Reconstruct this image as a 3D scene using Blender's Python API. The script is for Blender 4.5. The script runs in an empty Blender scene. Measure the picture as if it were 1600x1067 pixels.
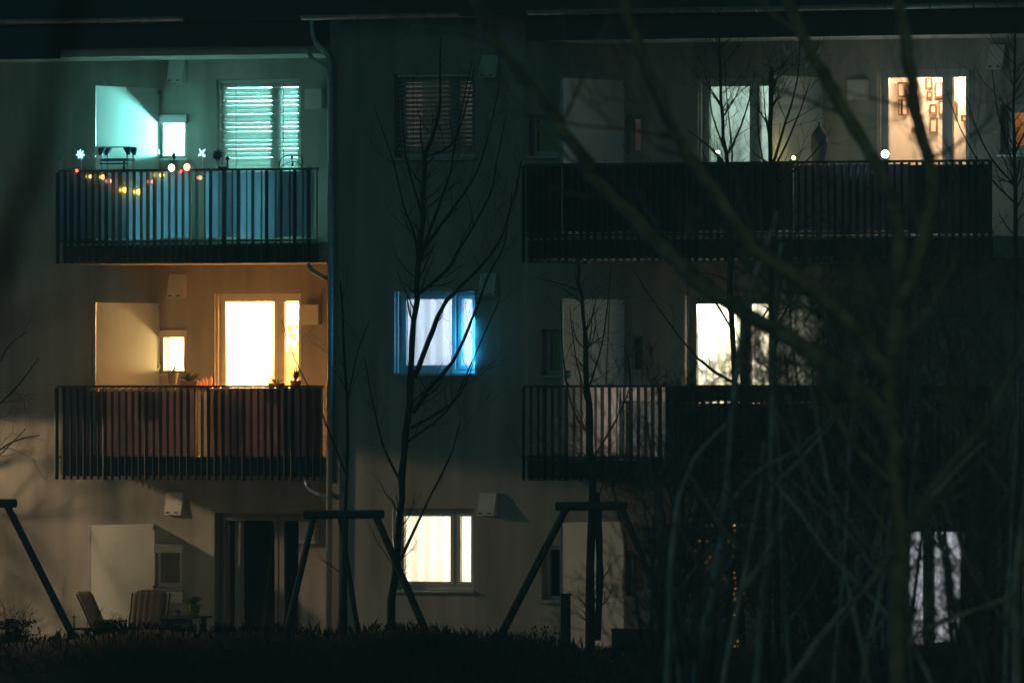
import bpy, bmesh, math, random
from mathutils import Vector, Matrix
R = math.radians
random.seed(7)
SC = bpy.context.scene
COL = SC.collection

# ------------------------------------------------------------------ camera
TH = R(27.0); DIST = 170.0; PPM = 107.0; FPX = PPM * DIST
HY = 620.0; ZC = 4.065                       # horizon row, eye height
CAM = Vector((DIST * math.sin(TH), -DIST * math.cos(TH), ZC))
RV = Vector((math.cos(TH), math.sin(TH), 0)); FV = Vector((-math.sin(TH), math.cos(TH), 0))
cd = bpy.data.cameras.new('camera'); cam = bpy.data.objects.new('camera', cd); COL.objects.link(cam)
cam.location = CAM; cam.rotation_euler = (R(90), 0, TH)
cd.sensor_width = 36; cd.lens = FPX / 1600 * 36; cd.shift_y = (HY - 533.5) / 1600
cd.clip_start = 1; cd.clip_end = 1500
cd.dof.use_dof = True; cd.dof.focus_distance = DIST; cd.dof.aperture_fstop = cd.lens / 78.0
SC.camera = cam

# ------------------------------------------------------------------ night sky, moon, exposure
w = bpy.data.worlds.new('World'); SC.world = w; w.use_nodes = True
nt = w.node_tree; nt.nodes.clear()
sky = nt.nodes.new('ShaderNodeTexSky'); sky.sky_type = 'NISHITA'; sky.sun_disc = False
sky.sun_elevation = R(35); sky.sun_rotation = R(200)
hsv = nt.nodes.new('ShaderNodeMix'); hsv.data_type = 'RGBA'; hsv.blend_type = 'MULTIPLY'
hsv.inputs[0].default_value = 1.0
bg = nt.nodes.new('ShaderNodeBackground'); out = nt.nodes.new('ShaderNodeOutputWorld')
nt.links.new(sky.outputs[0], hsv.inputs[6]); hsv.inputs[7].default_value = (0.26, 1.0, 0.92, 1)
nt.links.new(hsv.outputs[2], bg.inputs[0]); nt.links.new(bg.outputs[0], out.inputs[0])
bg.inputs[1].default_value = 0.0085
sd = bpy.data.lights.new('moon', 'SUN'); moon = bpy.data.objects.new('moon', sd); COL.objects.link(moon)
sd.energy = 0.012; sd.angle = R(0.5); sd.color = (0.75, 0.9, 1.0)
moon.rotation_euler = (R(62), 0, R(-10))
SC.view_settings.view_transform = 'Standard'; SC.view_settings.look = 'None'
SC.view_settings.exposure = 0; SC.view_settings.gamma = 1; SC.view_settings.use_curve_mapping = False
SC.cycles.use_denoising = True
SC.cycles.max_bounces = 8; SC.cycles.transparent_max_bounces = 16
SC.cycles.sample_clamp_indirect = 6
SC.cycles.caustics_reflective = False; SC.cycles.caustics_refractive = False

def ray(px, py): return FV + RV * ((px - 800) / FPX) + Vector((0, 0, (HY - py) / FPX))
def P(px, py, Y):
    d = ray(px, py); return CAM + d * ((Y - CAM.y) / d.y)
def Pd(px, py, d): return CAM + ray(px, py) * d
def PX(px, Y): return P(px, HY, Y).x
def PZ(py, px, Y): return P(px, py, Y).z
def depth(p): return (p - CAM).dot(FV)
def proj(p):
    v = p - CAM; d = v.dot(FV)
    return 800 + v.dot(RV) / d * FPX, HY - v.z / d * FPX

# ------------------------------------------------------------------ materials
MATS = {}
def mat(name, col, rough=0.7, metal=0.0, var=0.12, scale=6.0, bump=0.0, bscale=60.0, emit=None, estr=0.0, stretch=None):
    if name in MATS: return MATS[name]
    m = bpy.data.materials.new(name); m.use_nodes = True; n = m.node_tree; b = n.nodes['Principled BSDF']
    b.inputs['Roughness'].default_value = rough; b.inputs['Metallic'].default_value = metal
    tc = n.nodes.new('ShaderNodeTexCoord'); src = tc.outputs['Object']
    if stretch:
        mp = n.nodes.new('ShaderNodeMapping'); mp.inputs['Scale'].default_value = stretch
        n.links.new(src, mp.inputs[0]); src = mp.outputs[0]
    if var > 0:
        t = n.nodes.new('ShaderNodeTexNoise'); t.inputs['Scale'].default_value = scale; t.inputs['Detail'].default_value = 6
        n.links.new(src, t.inputs['Vector'])
        r = n.nodes.new('ShaderNodeValToRGB')
        r.color_ramp.elements[0].position = 0.3; r.color_ramp.elements[1].position = 0.7
        r.color_ramp.elements[0].color = tuple(max(0, c * (1 - var)) for c in col) + (1,)
        r.color_ramp.elements[1].color = tuple(min(1, c * (1 + var)) for c in col) + (1,)
        n.links.new(t.outputs[0], r.inputs[0]); n.links.new(r.outputs[0], b.inputs['Base Color'])
    else:
        b.inputs['Base Color'].default_value = tuple(col) + (1,)
    if bump > 0:
        t2 = n.nodes.new('ShaderNodeTexNoise'); t2.inputs['Scale'].default_value = bscale; t2.inputs['Detail'].default_value = 4
        n.links.new(src, t2.inputs['Vector'])
        bp = n.nodes.new('ShaderNodeBump'); bp.inputs['Strength'].default_value = bump; bp.inputs['Distance'].default_value = 0.01
        n.links.new(t2.outputs[0], bp.inputs['Height']); n.links.new(bp.outputs[0], b.inputs['Normal'])
    if emit:
        b.inputs['Emission Color'].default_value = tuple(emit) + (1,); b.inputs['Emission Strength'].default_value = estr
    MATS[name] = m; return m
def cloth(name, col, trans=0.5, var=0.1, scale=5.0, stretch=(1, 1, 1), tcol=None):
    if name in MATS: return MATS[name]
    m = bpy.data.materials.new(name); m.use_nodes = True; n = m.node_tree; n.nodes.clear()
    o = n.nodes.new('ShaderNodeOutputMaterial'); mx = n.nodes.new('ShaderNodeMixShader'); mx.inputs[0].default_value = trans
    d = n.nodes.new('ShaderNodeBsdfDiffuse'); t = n.nodes.new('ShaderNodeBsdfTranslucent')
    tc = n.nodes.new('ShaderNodeTexCoord'); mp = n.nodes.new('ShaderNodeMapping'); mp.inputs['Scale'].default_value = stretch
    no = n.nodes.new('ShaderNodeTexNoise'); no.inputs['Scale'].default_value = scale; no.inputs['Detail'].default_value = 5
    n.links.new(tc.outputs['Object'], mp.inputs[0]); n.links.new(mp.outputs[0], no.inputs['Vector'])
    def ramp(c):
        r = n.nodes.new('ShaderNodeValToRGB'); r.color_ramp.elements[0].position = .3; r.color_ramp.elements[1].position = .7
        r.color_ramp.elements[0].color = tuple(v * (1 - var) for v in c) + (1,)
        r.color_ramp.elements[1].color = tuple(min(1, v * (1 + var)) for v in c) + (1,)
        n.links.new(no.outputs[0], r.inputs[0]); return r.outputs[0]
    n.links.new(ramp(col), d.inputs[0]); n.links.new(ramp(tcol or col), t.inputs[0])
    n.links.new(d.outputs[0], mx.inputs[1]); n.links.new(t.outputs[0], mx.inputs[2]); n.links.new(mx.outputs[0], o.inputs[0])
    MATS[name] = m; return m
def glass(name, tint=(0.95, 0.97, 0.96), refl=0.07):
    if name in MATS: return MATS[name]
    m = bpy.data.materials.new(name); m.use_nodes = True; n = m.node_tree; n.nodes.clear()
    o = n.nodes.new('ShaderNodeOutputMaterial'); mx = n.nodes.new('ShaderNodeMixShader'); mx.inputs[0].default_value = refl
    t = n.nodes.new('ShaderNodeBsdfTransparent'); t.inputs[0].default_value = tint + (1,)
    g = n.nodes.new('ShaderNodeBsdfGlossy'); g.inputs['Roughness'].default_value = 0.02
    n.links.new(t.outputs[0], mx.inputs[1]); n.links.new(g.outputs[0], mx.inputs[2]); n.links.new(mx.outputs[0], o.inputs[0])
    MATS[name] = m; return m
def glow(name, col, s):
    if name in MATS: return MATS[name]
    m = bpy.data.materials.new(name); m.use_nodes = True; n = m.node_tree; n.nodes.clear()
    o = n.nodes.new('ShaderNodeOutputMaterial'); e = n.nodes.new('ShaderNodeEmission')
    e.inputs[0].default_value = col + (1,); e.inputs[1].default_value = s; n.links.new(e.outputs[0], o.inputs[0])
    MATS[name] = m; return m

plaster = mat('plaster', (0.36, 0.345, 0.31), 0.92, var=0.26, scale=1.8, bump=0.5, bscale=110, stretch=(1.6, 1.6, .22))
plaster_w = mat('white_plaster', (0.62, 0.62, 0.60), 0.9, var=0.06, scale=1.5, bump=0.3, bscale=90)
roofm = mat('roof_sheet', (0.035, 0.035, 0.038), 0.6, var=0.2)
zinc = mat('zinc', (0.42, 0.43, 0.43), 0.42, metal=0.55, var=0.2, scale=9)
barm = mat('bar_paint', (0.075, 0.082, 0.095), 0.38, metal=0.3, var=0.15, scale=4)
concrete = mat('concrete', (0.48, 0.47, 0.44), 0.9, var=0.15, scale=3, bump=0.3)
framew = mat('frame_white', (0.55, 0.55, 0.53), 0.4, var=0.05)
frameg = mat('frame_grey', (0.22, 0.21, 0.20), 0.45, var=0.08)
alu = mat('blind_aluminium', (0.6, 0.6, 0.6), 0.4, metal=0.2, var=0.05)
hoodm = mat('hood_white', (0.62, 0.61, 0.58), 0.5, var=0.06)
darkslot = mat('dark_slot', (0.02, 0.02, 0.02), 0.8, var=0)
frost = cloth('frosted_glass', (0.88, 0.91, 0.89), 0.72, var=0.04, scale=2)
glz = glass('window_glass')
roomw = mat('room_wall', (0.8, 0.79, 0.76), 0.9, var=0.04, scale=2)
roomd = mat('room_wall_unlit', (0.13, 0.12, 0.11), 0.9, var=0.1)  # darker wall copy for unlit rooms, their shade put into the colour
bark = mat('bark', (0.055, 0.05, 0.035), 0.9, var=0.4, scale=5, bump=0.6, bscale=30)
barkg = mat('bark_mossy', (0.070, 0.080, 0.050), 0.9, var=0.65, scale=7, bump=0.6, bscale=25)
barkp = mat('bark_pale', (0.16, 0.165, 0.12), 0.9, var=0.5, scale=5, bump=0.6, bscale=25)
timber = mat('dark_timber', (0.075, 0.065, 0.048), 0.8, var=0.25, scale=8, bump=0.4, stretch=(1, 1, .15))
soil = mat('soil_grass', (0.014, 0.016, 0.011), 0.95, var=0.4, scale=2, bump=0.6, bscale=8)
grassm = mat('grass_blade', (0.014, 0.018, 0.009), 0.8, var=0.4, scale=3)
slatm = cloth('blind_slat', (0.55, 0.57, 0.57), 0.52, var=0.03)

# ------------------------------------------------------------------ mesh helpers
class MB:
    def __init__(s): s.v = []; s.f = []; s.mi = []; s.mats = []
    def quad(s, a, b, c, d, m=0):
        i = len(s.v); s.v += [a, b, c, d]; s.f.append((i, i + 1, i + 2, i + 3)); s.mi.append(m)
    def poly(s, pts, m=0):
        i = len(s.v); s.v += list(pts); s.f.append(tuple(range(i, i + len(pts)))); s.mi.append(m)
    def hexa(s, p, m=0):                      # 8 points: bottom ring then top ring
        i = len(s.v); s.v += list(p)
        for f in ((3, 2, 1, 0), (4, 5, 6, 7), (0, 1, 5, 4), (1, 2, 6, 5), (2, 3, 7, 6), (3, 0, 4, 7)):
            s.f.append(tuple(i + k for k in f)); s.mi.append(m)
    def box(s, x0, x1, y0, y1, z0, z1, m=0):
        s.hexa([(x0, y0, z0), (x1, y0, z0), (x1, y1, z0), (x0, y1, z0), (x0, y0, z1), (x1, y0, z1), (x1, y1, z1), (x0, y1, z1)], m)
    def tube(s, pts, rad, n=6, m=0, caps=True):
        pts = [Vector(p) for p in pts]
        if not hasattr(rad, '__len__'): rad = [rad] * len(pts)
        base = len(s.v); up = Vector((0, 0, 1)); prev = None
        for k, p in enumerate(pts):
            t = (pts[min(k + 1, len(pts) - 1)] - pts[max(k - 1, 0)])
            t = t.normalized() if t.length > 1e-9 else Vector((0, 0, 1))
            if prev is None:
                a = t.cross(Vector((1, 0, 0)) if abs(t.x) < .8 else Vector((0, 1, 0))).normalized()
            else:
                a = prev - t * prev.dot(t)
                a = a.normalized() if a.length > 1e-6 else t.orthogonal().normalized()
            prev = a; b = t.cross(a)
            for j in range(n):
                an = 2 * math.pi * j / n
                s.v.append(tuple(p + (a * math.cos(an) + b * math.sin(an)) * rad[k]))
        for k in range(len(pts) - 1):
            for j in range(n):
                j2 = (j + 1) % n
                s.f.append((base + k * n + j, base + k * n + j2, base + (k + 1) * n + j2, base + (k + 1) * n + j)); s.mi.append(m)
        if caps:
            s.f.append(tuple(base + j for j in reversed(range(n)))); s.mi.append(m)
            e = base + (len(pts) - 1) * n
            s.f.append(tuple(e + j for j in range(n))); s.mi.append(m)
    def ball(s, c, r, m=0, seg=8, rings=5, sc=(1, 1, 1)):
        c = Vector(c); b = len(s.v)
        s.v.append((c.x, c.y, c.z - r * sc[2]))
        for i in range(1, rings):
            ph = -math.pi / 2 + math.pi * i / rings
            for j in range(seg):
                th = 2 * math.pi * j / seg
                s.v.append((c.x + r * sc[0] * math.cos(ph) * math.cos(th), c.y + r * sc[1] * math.cos(ph) * math.sin(th), c.z + r * sc[2] * math.sin(ph)))
        s.v.append((c.x, c.y, c.z + r * sc[2])); top = len(s.v) - 1
        for j in range(seg):
            j2 = (j + 1) % seg
            s.f.append((b, b + 1 + j2, b + 1 + j)); s.mi.append(m)
            for i in range(rings - 2):
                a0 = b + 1 + i * seg
                s.f.append((a0 + j, a0 + j2, a0 + seg + j2, a0 + seg + j)); s.mi.append(m)
            l = b + 1 + (rings - 2) * seg
            s.f.append((l + j, l + j2, top)); s.mi.append(m)
    def mesh(s, name, mats, smooth=False):
        me = bpy.data.meshes.new(name); me.from_pydata([tuple(v) for v in s.v], [], s.f); me.update()
        for m in (mats if isinstance(mats, (list, tuple)) else [mats]): me.materials.append(m)
        me.polygons.foreach_set('material_index', s.mi)
        if smooth: me.polygons.foreach_set('use_smooth', [True] * len(s.f))
        return me
    def build(s, name, mats, parent=None, label=None, kind=None, smooth=False):
        o = bpy.data.objects.new(name, s.mesh(name, mats, smooth)); COL.objects.link(o)
        if parent is not None: o.parent = parent
        if label: o['label'] = label
        if kind: o['kind'] = kind
        return o
def bx(name, m, parent, x0, x1, y0, y1, z0, z1, label=None):
    b = MB(); b.box(x0, x1, y0, y1, z0, z1); return b.build(name, m, parent, label)
def empty(name, loc=(0, 0, 0)):
    o = bpy.data.objects.new(name, None); COL.objects.link(o); o.location = loc; o.empty_display_size = .2; return o
def tag(o, label, cat, group=None):
    o['label'] = label; o['category'] = cat
    if group: o['group'] = group
    return o
def thing(name, label, cat, group=None, loc=(0, 0, 0)): return tag(empty(name, loc), label, cat, group)
def inst(src, parent=None, loc=None, name=None):
    c = src.copy(); COL.objects.link(c)
    if parent is not None: c.parent = parent
    if loc is not None: c.location = loc
    return c
def lamp(name, loc, power, col, radius=0.12, kind='POINT'):
    l = bpy.data.lights.new(name, kind); l.energy = power; l.color = col; l.shadow_soft_size = radius
    o = bpy.data.objects.new(name, l); COL.objects.link(o); o.location = loc; return o

# ------------------------------------------------------------------ terrain
YW = 2.05                                    # recessed left wall; the middle and right wall stands at Y = 0
YB = -2.05                                   # front of the right balconies
def ss(t): t = max(0, min(1, t)); return t * t * (3 - 2 * t)
def terrain(x, y):
    z = 2.45 * ss((-y - 24) / 130)
    d = abs(y + 12.0) / 4.2
    n = math.sin(x * .55) * .10 + math.sin(x * 1.37 + 1) * .05 + math.sin(x * 3.1 + y) * .025
    if d < 1: z += (0.80 + n) * (0.5 + 0.5 * math.cos(math.pi * d))
    return z
g = MB()
xs = [-70 + 2.5 * i for i in range(24)] + [-10 + .4 * i for i in range(60)] + [14 + 4 * i for i in range(30)]
ys = [-190 + 6 * i for i in range(27)] + [-28 + .6 * i for i in range(42)] + [-2.4, 0, 6, 14]
nx, ny = len(xs), len(ys)
for yy in ys:
    for xx in xs: g.v.append((xx, yy, terrain(xx, yy)))
for j in range(ny - 1):
    for i in range(nx - 1):
        a = j * nx + i; g.f.append((a, a + 1, a + nx + 1, a + nx)); g.mi.append(0)
go = g.build('ground', soil, kind='structure', smooth=True)
far = MB(); far.quad((-800, -900, -.35), (800, -900, -.35), (800, 900, -.35), (-800, 900, -.35))
far.build('terrain', soil, kind='structure')
ter = MB(); ter.box(PX(-60, YW) - 2, 9.5, -2.6, YW + .1, -.2, .03)
ter.build('terrace', concrete, kind='structure')

# ------------------------------------------------------------------ building shell
BLD = thing('apartment_building', 'grey plastered apartment block at night with lit windows and barred balconies', 'building')
Z1, Z2, Z3 = 0.0, 3.18, 6.34
ZT = 9.12                                   # ceiling over the top floor
XL = -22.0; XR = 15.0
XC = PX(515, 0)                             # corner where the middle wall starts
WT = 0.30
def wall(name, x0, x1, y, z0, z1, holes, m, label=None):
    b = MB()
    xsn = sorted({x0, x1} | {h[k] for h in holes for k in (0, 1)}); zsn = sorted({z0, z1} | {h[k] for h in holes for k in (2, 3)})
    def inh(x, z): return any(h[0] < x < h[1] and h[2] < z < h[3] for h in holes)
    for i in range(len(xsn) - 1):
        for k in range(len(zsn) - 1):
            a, c, e, f = xsn[i], xsn[i + 1], zsn[k], zsn[k + 1]
            if inh((a + c) / 2, (e + f) / 2): continue
            b.quad((a, y, e), (c, y, e), (c, y, f), (a, y, f)); b.quad((c, y + WT, e), (a, y + WT, e), (a, y + WT, f), (c, y + WT, f))
    for h in holes:
        a, c, e, f = h
        b.quad((a, y, e), (a, y + WT, e), (a, y + WT, f), (a, y, f)); b.quad((c, y + WT, e), (c, y, e), (c, y, f), (c, y + WT, f))
        b.quad((a, y, f), (a, y + WT, f), (c, y + WT, f), (c, y, f)); b.quad((a, y + WT, e), (a, y, e), (c, y, e), (c, y + WT, e))
    for (xa, xb, za, zb) in ((x0, x1, z0, z0), (x0, x1, z1, z1)):
        b.quad((xa, y, za), (xb, y, za), (xb, y + WT, za), (xa, y + WT, za))
    b.quad((x0, y, z0), (x0, y + WT, z0), (x0, y + WT, z1), (x0, y, z1)); b.quad((x1, y + WT, z0), (x1, y, z0), (x1, y, z1), (x1, y + WT, z1))
    return b.build(name, m, BLD, label)
def hole(px0, px1, py0, py1, Y, floor=None):
    x0, x1 = PX(px0, Y), PX(px1, Y); pm = (px0 + px1) / 2
    z1 = PZ(py0, pm, Y); z0 = floor + .02 if floor is not None else PZ(py1, pm, Y)
    return [x0, x1, z0, z1]
H = dict(
    L3S=hole(251, 291, 181, 247, YW), L2S=hole(251, 290, 517, 583, YW), L1S=hole(243.5, 285, 851, 917, YW),
    L3D=hole(338, 470, 124, 0, YW, Z3), L2D=hole(335, 470, 459, 0, YW, Z2), L1D=hole(335, 470, 801, 0, YW, Z1),
    M3=hole(616, 742, 115, 246, 0), M2=hole(616, 742, 455, 583, 0), M1=hole(613, 740, 794, 921, 0),
    R3W=hole(826, 880, 180, 243, 0), R3S=hole(977, 1001, 180, 242, 0),
    R2W=hole(846, 884, 514, 585, 0), R2S=hole(977, 1004, 520, 583, 0),
    R1W=hole(846, 886, 852, 937, 0), R1S=hole(977, 1006, 860, 930, 0),
    R3D=hole(1090, 1215, 122, 0, 0, Z3), R3E=hole(1370, 1514, 108, 0, 0, Z3), R3F=hole(1563, 1640, 163, 240, 0),
    R2D=hole(1070, 1212, 462, 0, 0, Z2), R1D=hole(1085, 1205, 800, 0, 0, Z1), R1E=hole(1398, 1512, 818, 0, 0, Z1),
)
H['R3W'][1] = PX(872, 0)
wall('wall', XL, XC + 1.2, YW, -.3, ZT + .02, [H[k] for k in H if k[0] == 'L'], plaster, 'recessed plaster wall behind the stacked balconies')
wall('wall', XC, XR, 0, -.3, PZ(24, 700, 0), [H[k] for k in H if k[0] in 'MR'], plaster)
bx('wall', plaster, BLD, XC, XC + WT - .002, WT + .002, YW - .002, -.3, ZT + .3)     # return wall at the corner
bx('plaster_band', plaster, BLD, XC + .02, PX(818, 0), -.012, .0, PZ(264, 700, 0), PZ(262, 700, 0))
# roof, soffits and eaves boards
zl0, zl1 = PZ(74, 300, 0), PZ(36, 300, 0)
bx('soffit', plaster_w, BLD, XL, XC - .002, 0.06, YW, ZT, ZT + .12)
bx('eaves_board', roofm, BLD, PX(92, 0), XC - .002, -.03, .06, zl0, zl1)
bx('eaves_board', roofm, BLD, XL, PX(92, 0) - .003, -.025, .055, zl0 - .14, zl1)  # left piece dropped lower to hide the lit soffit
bx('roof', roofm, BLD, XL, XC + .1, -.06, 9, zl1 + .002, zl1 + .9)
zr0, zr1 = PZ(57, 1300, YB), PZ(16, 1300, YB)
bx('roof', roofm, BLD, XC + .102, PX(822, 0), -.32, 9, PZ(22, 700, 0), PZ(22, 700, 0) + .9)
bx('soffit', plaster_w, BLD, PX(822, YB) + .05, XR, YB + .08, -.002, PZ(58, 1300, YB) + .02, PZ(58, 1300, YB) + .12)
bx('eaves_board', roofm, BLD, PX(822, YB), XR, YB - .02, YB + .08, zr0, zr1)
bx('roof', roofm, BLD, PX(822, 0) + .002, XR, YB - .1, 9, zr1 + .002, zr1 + .9)
# gutters (half round) and downpipes
def gutter(x0, x1, y, z, r=.075):
    b = MB(); n = 7
    for ring, rr in ((0, r), (1, r - .008)):
        for j in range(n):
            a0, a1 = math.pi + math.pi * j / n, math.pi + math.pi * (j + 1) / n
            p = [(y + rr * math.cos(a), z + rr * math.sin(a)) for a in (a0, a1)]
            b.quad((x0, p[0][0], p[0][1]), (x1, p[0][0], p[0][1]), (x1, p[1][0], p[1][1]), (x0, p[1][0], p[1][1]))
    for x in (x0, x1): b.poly([(x, y + r * math.cos(math.pi + math.pi * j / n), z + r * math.sin(math.pi + math.pi * j / n)) for j in range(n + 1)])
    gt = b.build('gutter', zinc, BLD, smooth=False)
    x = x0 + .25
    c = MB(); c.tube([(0, y + (r + .006) * math.cos(math.pi * (1 + j / 8)), z + (r + .006) * math.sin(math.pi * (1 + j / 8))) for j in range(9)], .008, 4)
    first = None
    while x < x1:
        if first is None: first = c.build('gutter_bracket', zinc, gt); first.location.x = x
        else: inst(first, gt, (x, 0, 0))
        x += .68
    return gt
gutter(XL, PX(290, -.1), -.11, PZ(28, 200, -.1)); gutter(PX(488, -.1), PX(820, -.4), -.41, PZ(22, 640, -.4))
gutter(PX(836, YB), XR, YB - .19, zr1 + .06)
YP = -.09
def pipe(pts, r=.045, name='downpipe', Y=YP):
    b = MB(); b.tube([P(x, y, Y) for x, y in pts], r, 10); return b.build(name, zinc, BLD, smooth=True)
dp = pipe([(487, 26), (489, 48), (491, 60), (496, 69), (507, 79), (513, 87), (516, 97), (517, 120), (516.5, 500), (513, 995)], .046)
for y in (118, 310, 455, 640, 800): 
    b = MB(); p = P(517 - (y - 118) * .004, y, YP); b.tube([p - Vector((0, 0, .02)), p + Vector((0, 0, .02))], .056, 10); b.build('pipe_clip', zinc, dp)
pipe([(482, 76), (483, 84), (487, 92), (497, 98), (514, 106)], .034, 'drain_pipe')
pipe([(481, 412), (483, 418), (490, 425), (500, 430), (514, 437)], .034, 'drain_pipe')
pipe([(478, 750), (480, 758), (487, 766), (498, 771), (513, 776)], .034, 'drain_pipe')

# ------------------------------------------------------------------ windows
def window(key, Y, name='window', split=None, label=None, fm=None, inset=.16, sill=True, fw=.075, sw=.055, pane=True, handle=True):
    x0, x1, z0, z1 = H[key]; fm = fm or framew; y0 = Y + inset; y1 = y0 + .07
    b = MB()
    b.box(x0, x0 + fw, y0, y1, z0, z1); b.box(x1 - fw, x1, y0, y1, z0, z1)
    b.box(x0 + fw, x1 - fw, y0, y1, z1 - fw, z1); b.box(x0 + fw, x1 - fw, y0, y1, z0, z0 + fw)
    xm = None
    if split:
        xm = x0 + (x1 - x0) * split; b.box(xm - fw / 2, xm + fw / 2, y0, y1, z0 + fw, z1 - fw)
    wn = b.build(name, fm, BLD, label)
    cells = [(x0 + fw, xm - fw / 2), (xm + fw / 2, x1 - fw)] if split else [(x0 + fw, x1 - fw)]
    for a, c in cells:
        s = MB(); ya, yb = y0 - .015, y0 + .05; e, f = z0 + fw - .012, z1 - fw + .012; a -= .012; c += .012
        s.box(a, a + sw, ya, yb, e, f); s.box(c - sw, c, ya, yb, e, f); s.box(a + sw, c - sw, ya, yb, e, e + sw); s.box(a + sw, c - sw, ya, yb, f - sw, f)
        s.build('sash', fm, wn)
        if pane: bx('pane', glz, wn, a + sw - .004, c - sw + .004, y0 + .014, y0 + .022, e + sw - .004, f - sw + .004)
    if handle and split:
        h = MB(); zz = (z0 + z1) / 2; h.box(xm - .075, xm - .055, y0 + .052, y0 + .085, zz - .06, zz + .06); h.build('handle', zinc, wn)
    if sill:
        s = MB(); a, c = x0 - .03, x1 + .03
        s.hexa([(a, Y - .05, z0 - .045), (c, Y - .05, z0 - .045), (c, y0, z0 - .02), (a, y0, z0 - .02), (a, Y - .05, z0 - .02), (c, Y - .05, z0 - .02), (c, y0, z0 - .002), (a, y0, z0 - .002)])
        s.build('sill', zinc, wn)
    return wn
def rails(wn, key, Y, m):                    # blind guide rails on the reveal
    x0, x1, z0, z1 = H[key]
    for x in (x0, x1 - .03): bx('guide_rail', m, wn, x + .002, x + .028, Y + .055, Y + .105, z0, z1 - .002)
def blind(key, Y, wn, pitch, width, tilt, stop=0.0, m=None):
    x0, x1, z0, z1 = H[key]; y = Y + .08
    s = MB(); n = 4; pts = []
    for j in range(n + 1):
        t = (j / n - .5) * width; c = .008 * (1 - (2 * j / n - 1) ** 2)
        pts.append((t * math.cos(tilt) + c * math.sin(tilt) * 1, -t * 0 + (t * math.sin(tilt) + c * math.cos(tilt))))
    a, c = x0 + .035, x1 - .035
    for j in range(n):
        (ya, za), (yb, zb) = pts[j], pts[j + 1]
        s.quad((a, ya, za), (c, ya, za), (c, yb, zb), (a, yb, zb))
        s.quad((a, ya, za - .0015), (a, yb, zb - .0015), (c, yb, zb - .0015), (c, ya, za - .0015))
    hd = bx('blind', alu, BLD, x0 + .03, x1 - .03, Y + .04, Y + .13, z1 - .05, z1 - .004, 'external venetian blind lowered over the window')
    z = z1 - .05 - pitch * .6; first = None
    while z > z0 + stop:
        dz = random.uniform(-.0025, .0025)
        if first is None: first = s.build('slat', m or slatm, hd); first.location = (0, y, z)
        else:
            o = inst(first, hd, (0, y, z + dz)); o.rotation_euler = (random.uniform(-.06, .06), random.uniform(-.0008, .0008), 0)
        z -= pitch
    for t in (.22, .78):
        x = x0 + (x1 - x0) * t; bx('cord', darkslot, hd, x - .003, x + .003, Y + .035, Y + .041, z + pitch, z1 - .05)
    bx('bottom_bar', alu, hd, x0 + .035, x1 - .035, y - .02, y + .02, z + pitch * .4, z + pitch * .75)
    return hd
def room(x0, x1, y0, y1, z0, z1, m, floorm=None):
    b = MB()
    b.quad((x0, y1, z0), (x1, y1, z0), (x1, y1, z1), (x0, y1, z1)); b.quad((x0, y0, z0), (x0, y1, z0), (x0, y1, z1), (x0, y0, z1))
    b.quad((x1, y1, z0), (x1, y0, z0), (x1, y0, z1), (x1, y1, z1)); b.quad((x0, y0, z1), (x0, y1, z1), (x1, y1, z1), (x1, y0, z1))
    b.quad((x0, y0, z0), (x1, y0, z0), (x1, y1, z0), (x0, y1, z0), 1)
    return b.build('room', [m, floorm or mat('room_floor', (.3, .2, .12), .6, var=.2)], BLD)
def room_lamp(rm, loc, power, col, radius=.12):  # unseen lamp of a lit room, set at the height its spill needs
    b = MB(); b.ball((loc[0], loc[1], loc[2] + radius + .08), .05, seg=8); b.build('room_lamp', framew, rm)
    return lamp('room_light', loc, power, col, radius)

YI, YM = YW + WT + .003, WT + .003
WARM = (1.0, .45, .12); WARM2 = (1.0, .86, .68); COOL = (.34, 1.0, .92); BLUE = (.66, .80, 1.0); CREAM = (1.0, .92, .74)
xs_l = PX(316, YW)                           # partition between the small and the large left rooms
xl0 = PX(251, YW)
# --- left column
w3s = window('L3S', YW, 'small_window', inset=.03, sill=True, fw=.03, sw=.022, label='small square window with white shutter box, glaring white')
w2s = window('L2S', YW, 'small_window', inset=.03, fw=.03, sw=.022, label='small square window glaring warm white')
w1s = window('L1S', YW, 'small_window', inset=.05, fw=.045, sw=.03, label='small dark window under a white shutter box')
for wn, k, pa, pb in ((w3s, 'L3S', 180, 193), (w2s, 'L2S', 517, 527), (w1s, 'L1S', 850, 863)):
    x0, x1, z0, z1 = H[k]; bx('shutter_box', hoodm, wn, x0 + .004, x1 + .03, YW - .06, YW + .12, PZ(pb, 270, YW), z1 + .01)
x0, x1, z0, z1 = H['L1S']
fb = MB()
for i in range(3): fb.box(x0 + .01, x1 + .03, YW - .05, YW - .004, z0 - .06 - .058 * (i + 1), z0 - .065 - .058 * i)
fb.build('cladding', hoodm, w1s)
w3d = window('L3D', YW, 'balcony_door', split=.66, sill=False, label='balcony door behind a lowered slatted blind'); rails(w3d, 'L3D', YW, alu)
blind('L3D', YW, w3d, .0655, .083, R(50))
w2d = window('L2D', YW, 'balcony_door', split=.70, sill=False, fm=mat('frame_cream', (.78, .74, .68), .4), label='balcony door glowing warm white with an orange lit frame'); rails(w2d, 'L2D', YW, alu)
w1d = window('L1D', YW, 'terrace_door', split=.70, sill=False, fm=frameg, label='dark terrace door with grey frame and pale curtain'); rails(w1d, 'L1D', YW, frameg)
zt3, zt2, zt1 = Z3 + 2.72, Z2 + 2.72, Z1 + 2.72
r = room(xl0 - .25, xs_l - .03, YI, YI + 2.2, Z3, zt3, roomw); room_lamp(r, (xl0 + .50, YI + .75, PZ(240, 270, YW)), 4200, (.30, 1.0, .95), .15)
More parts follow.
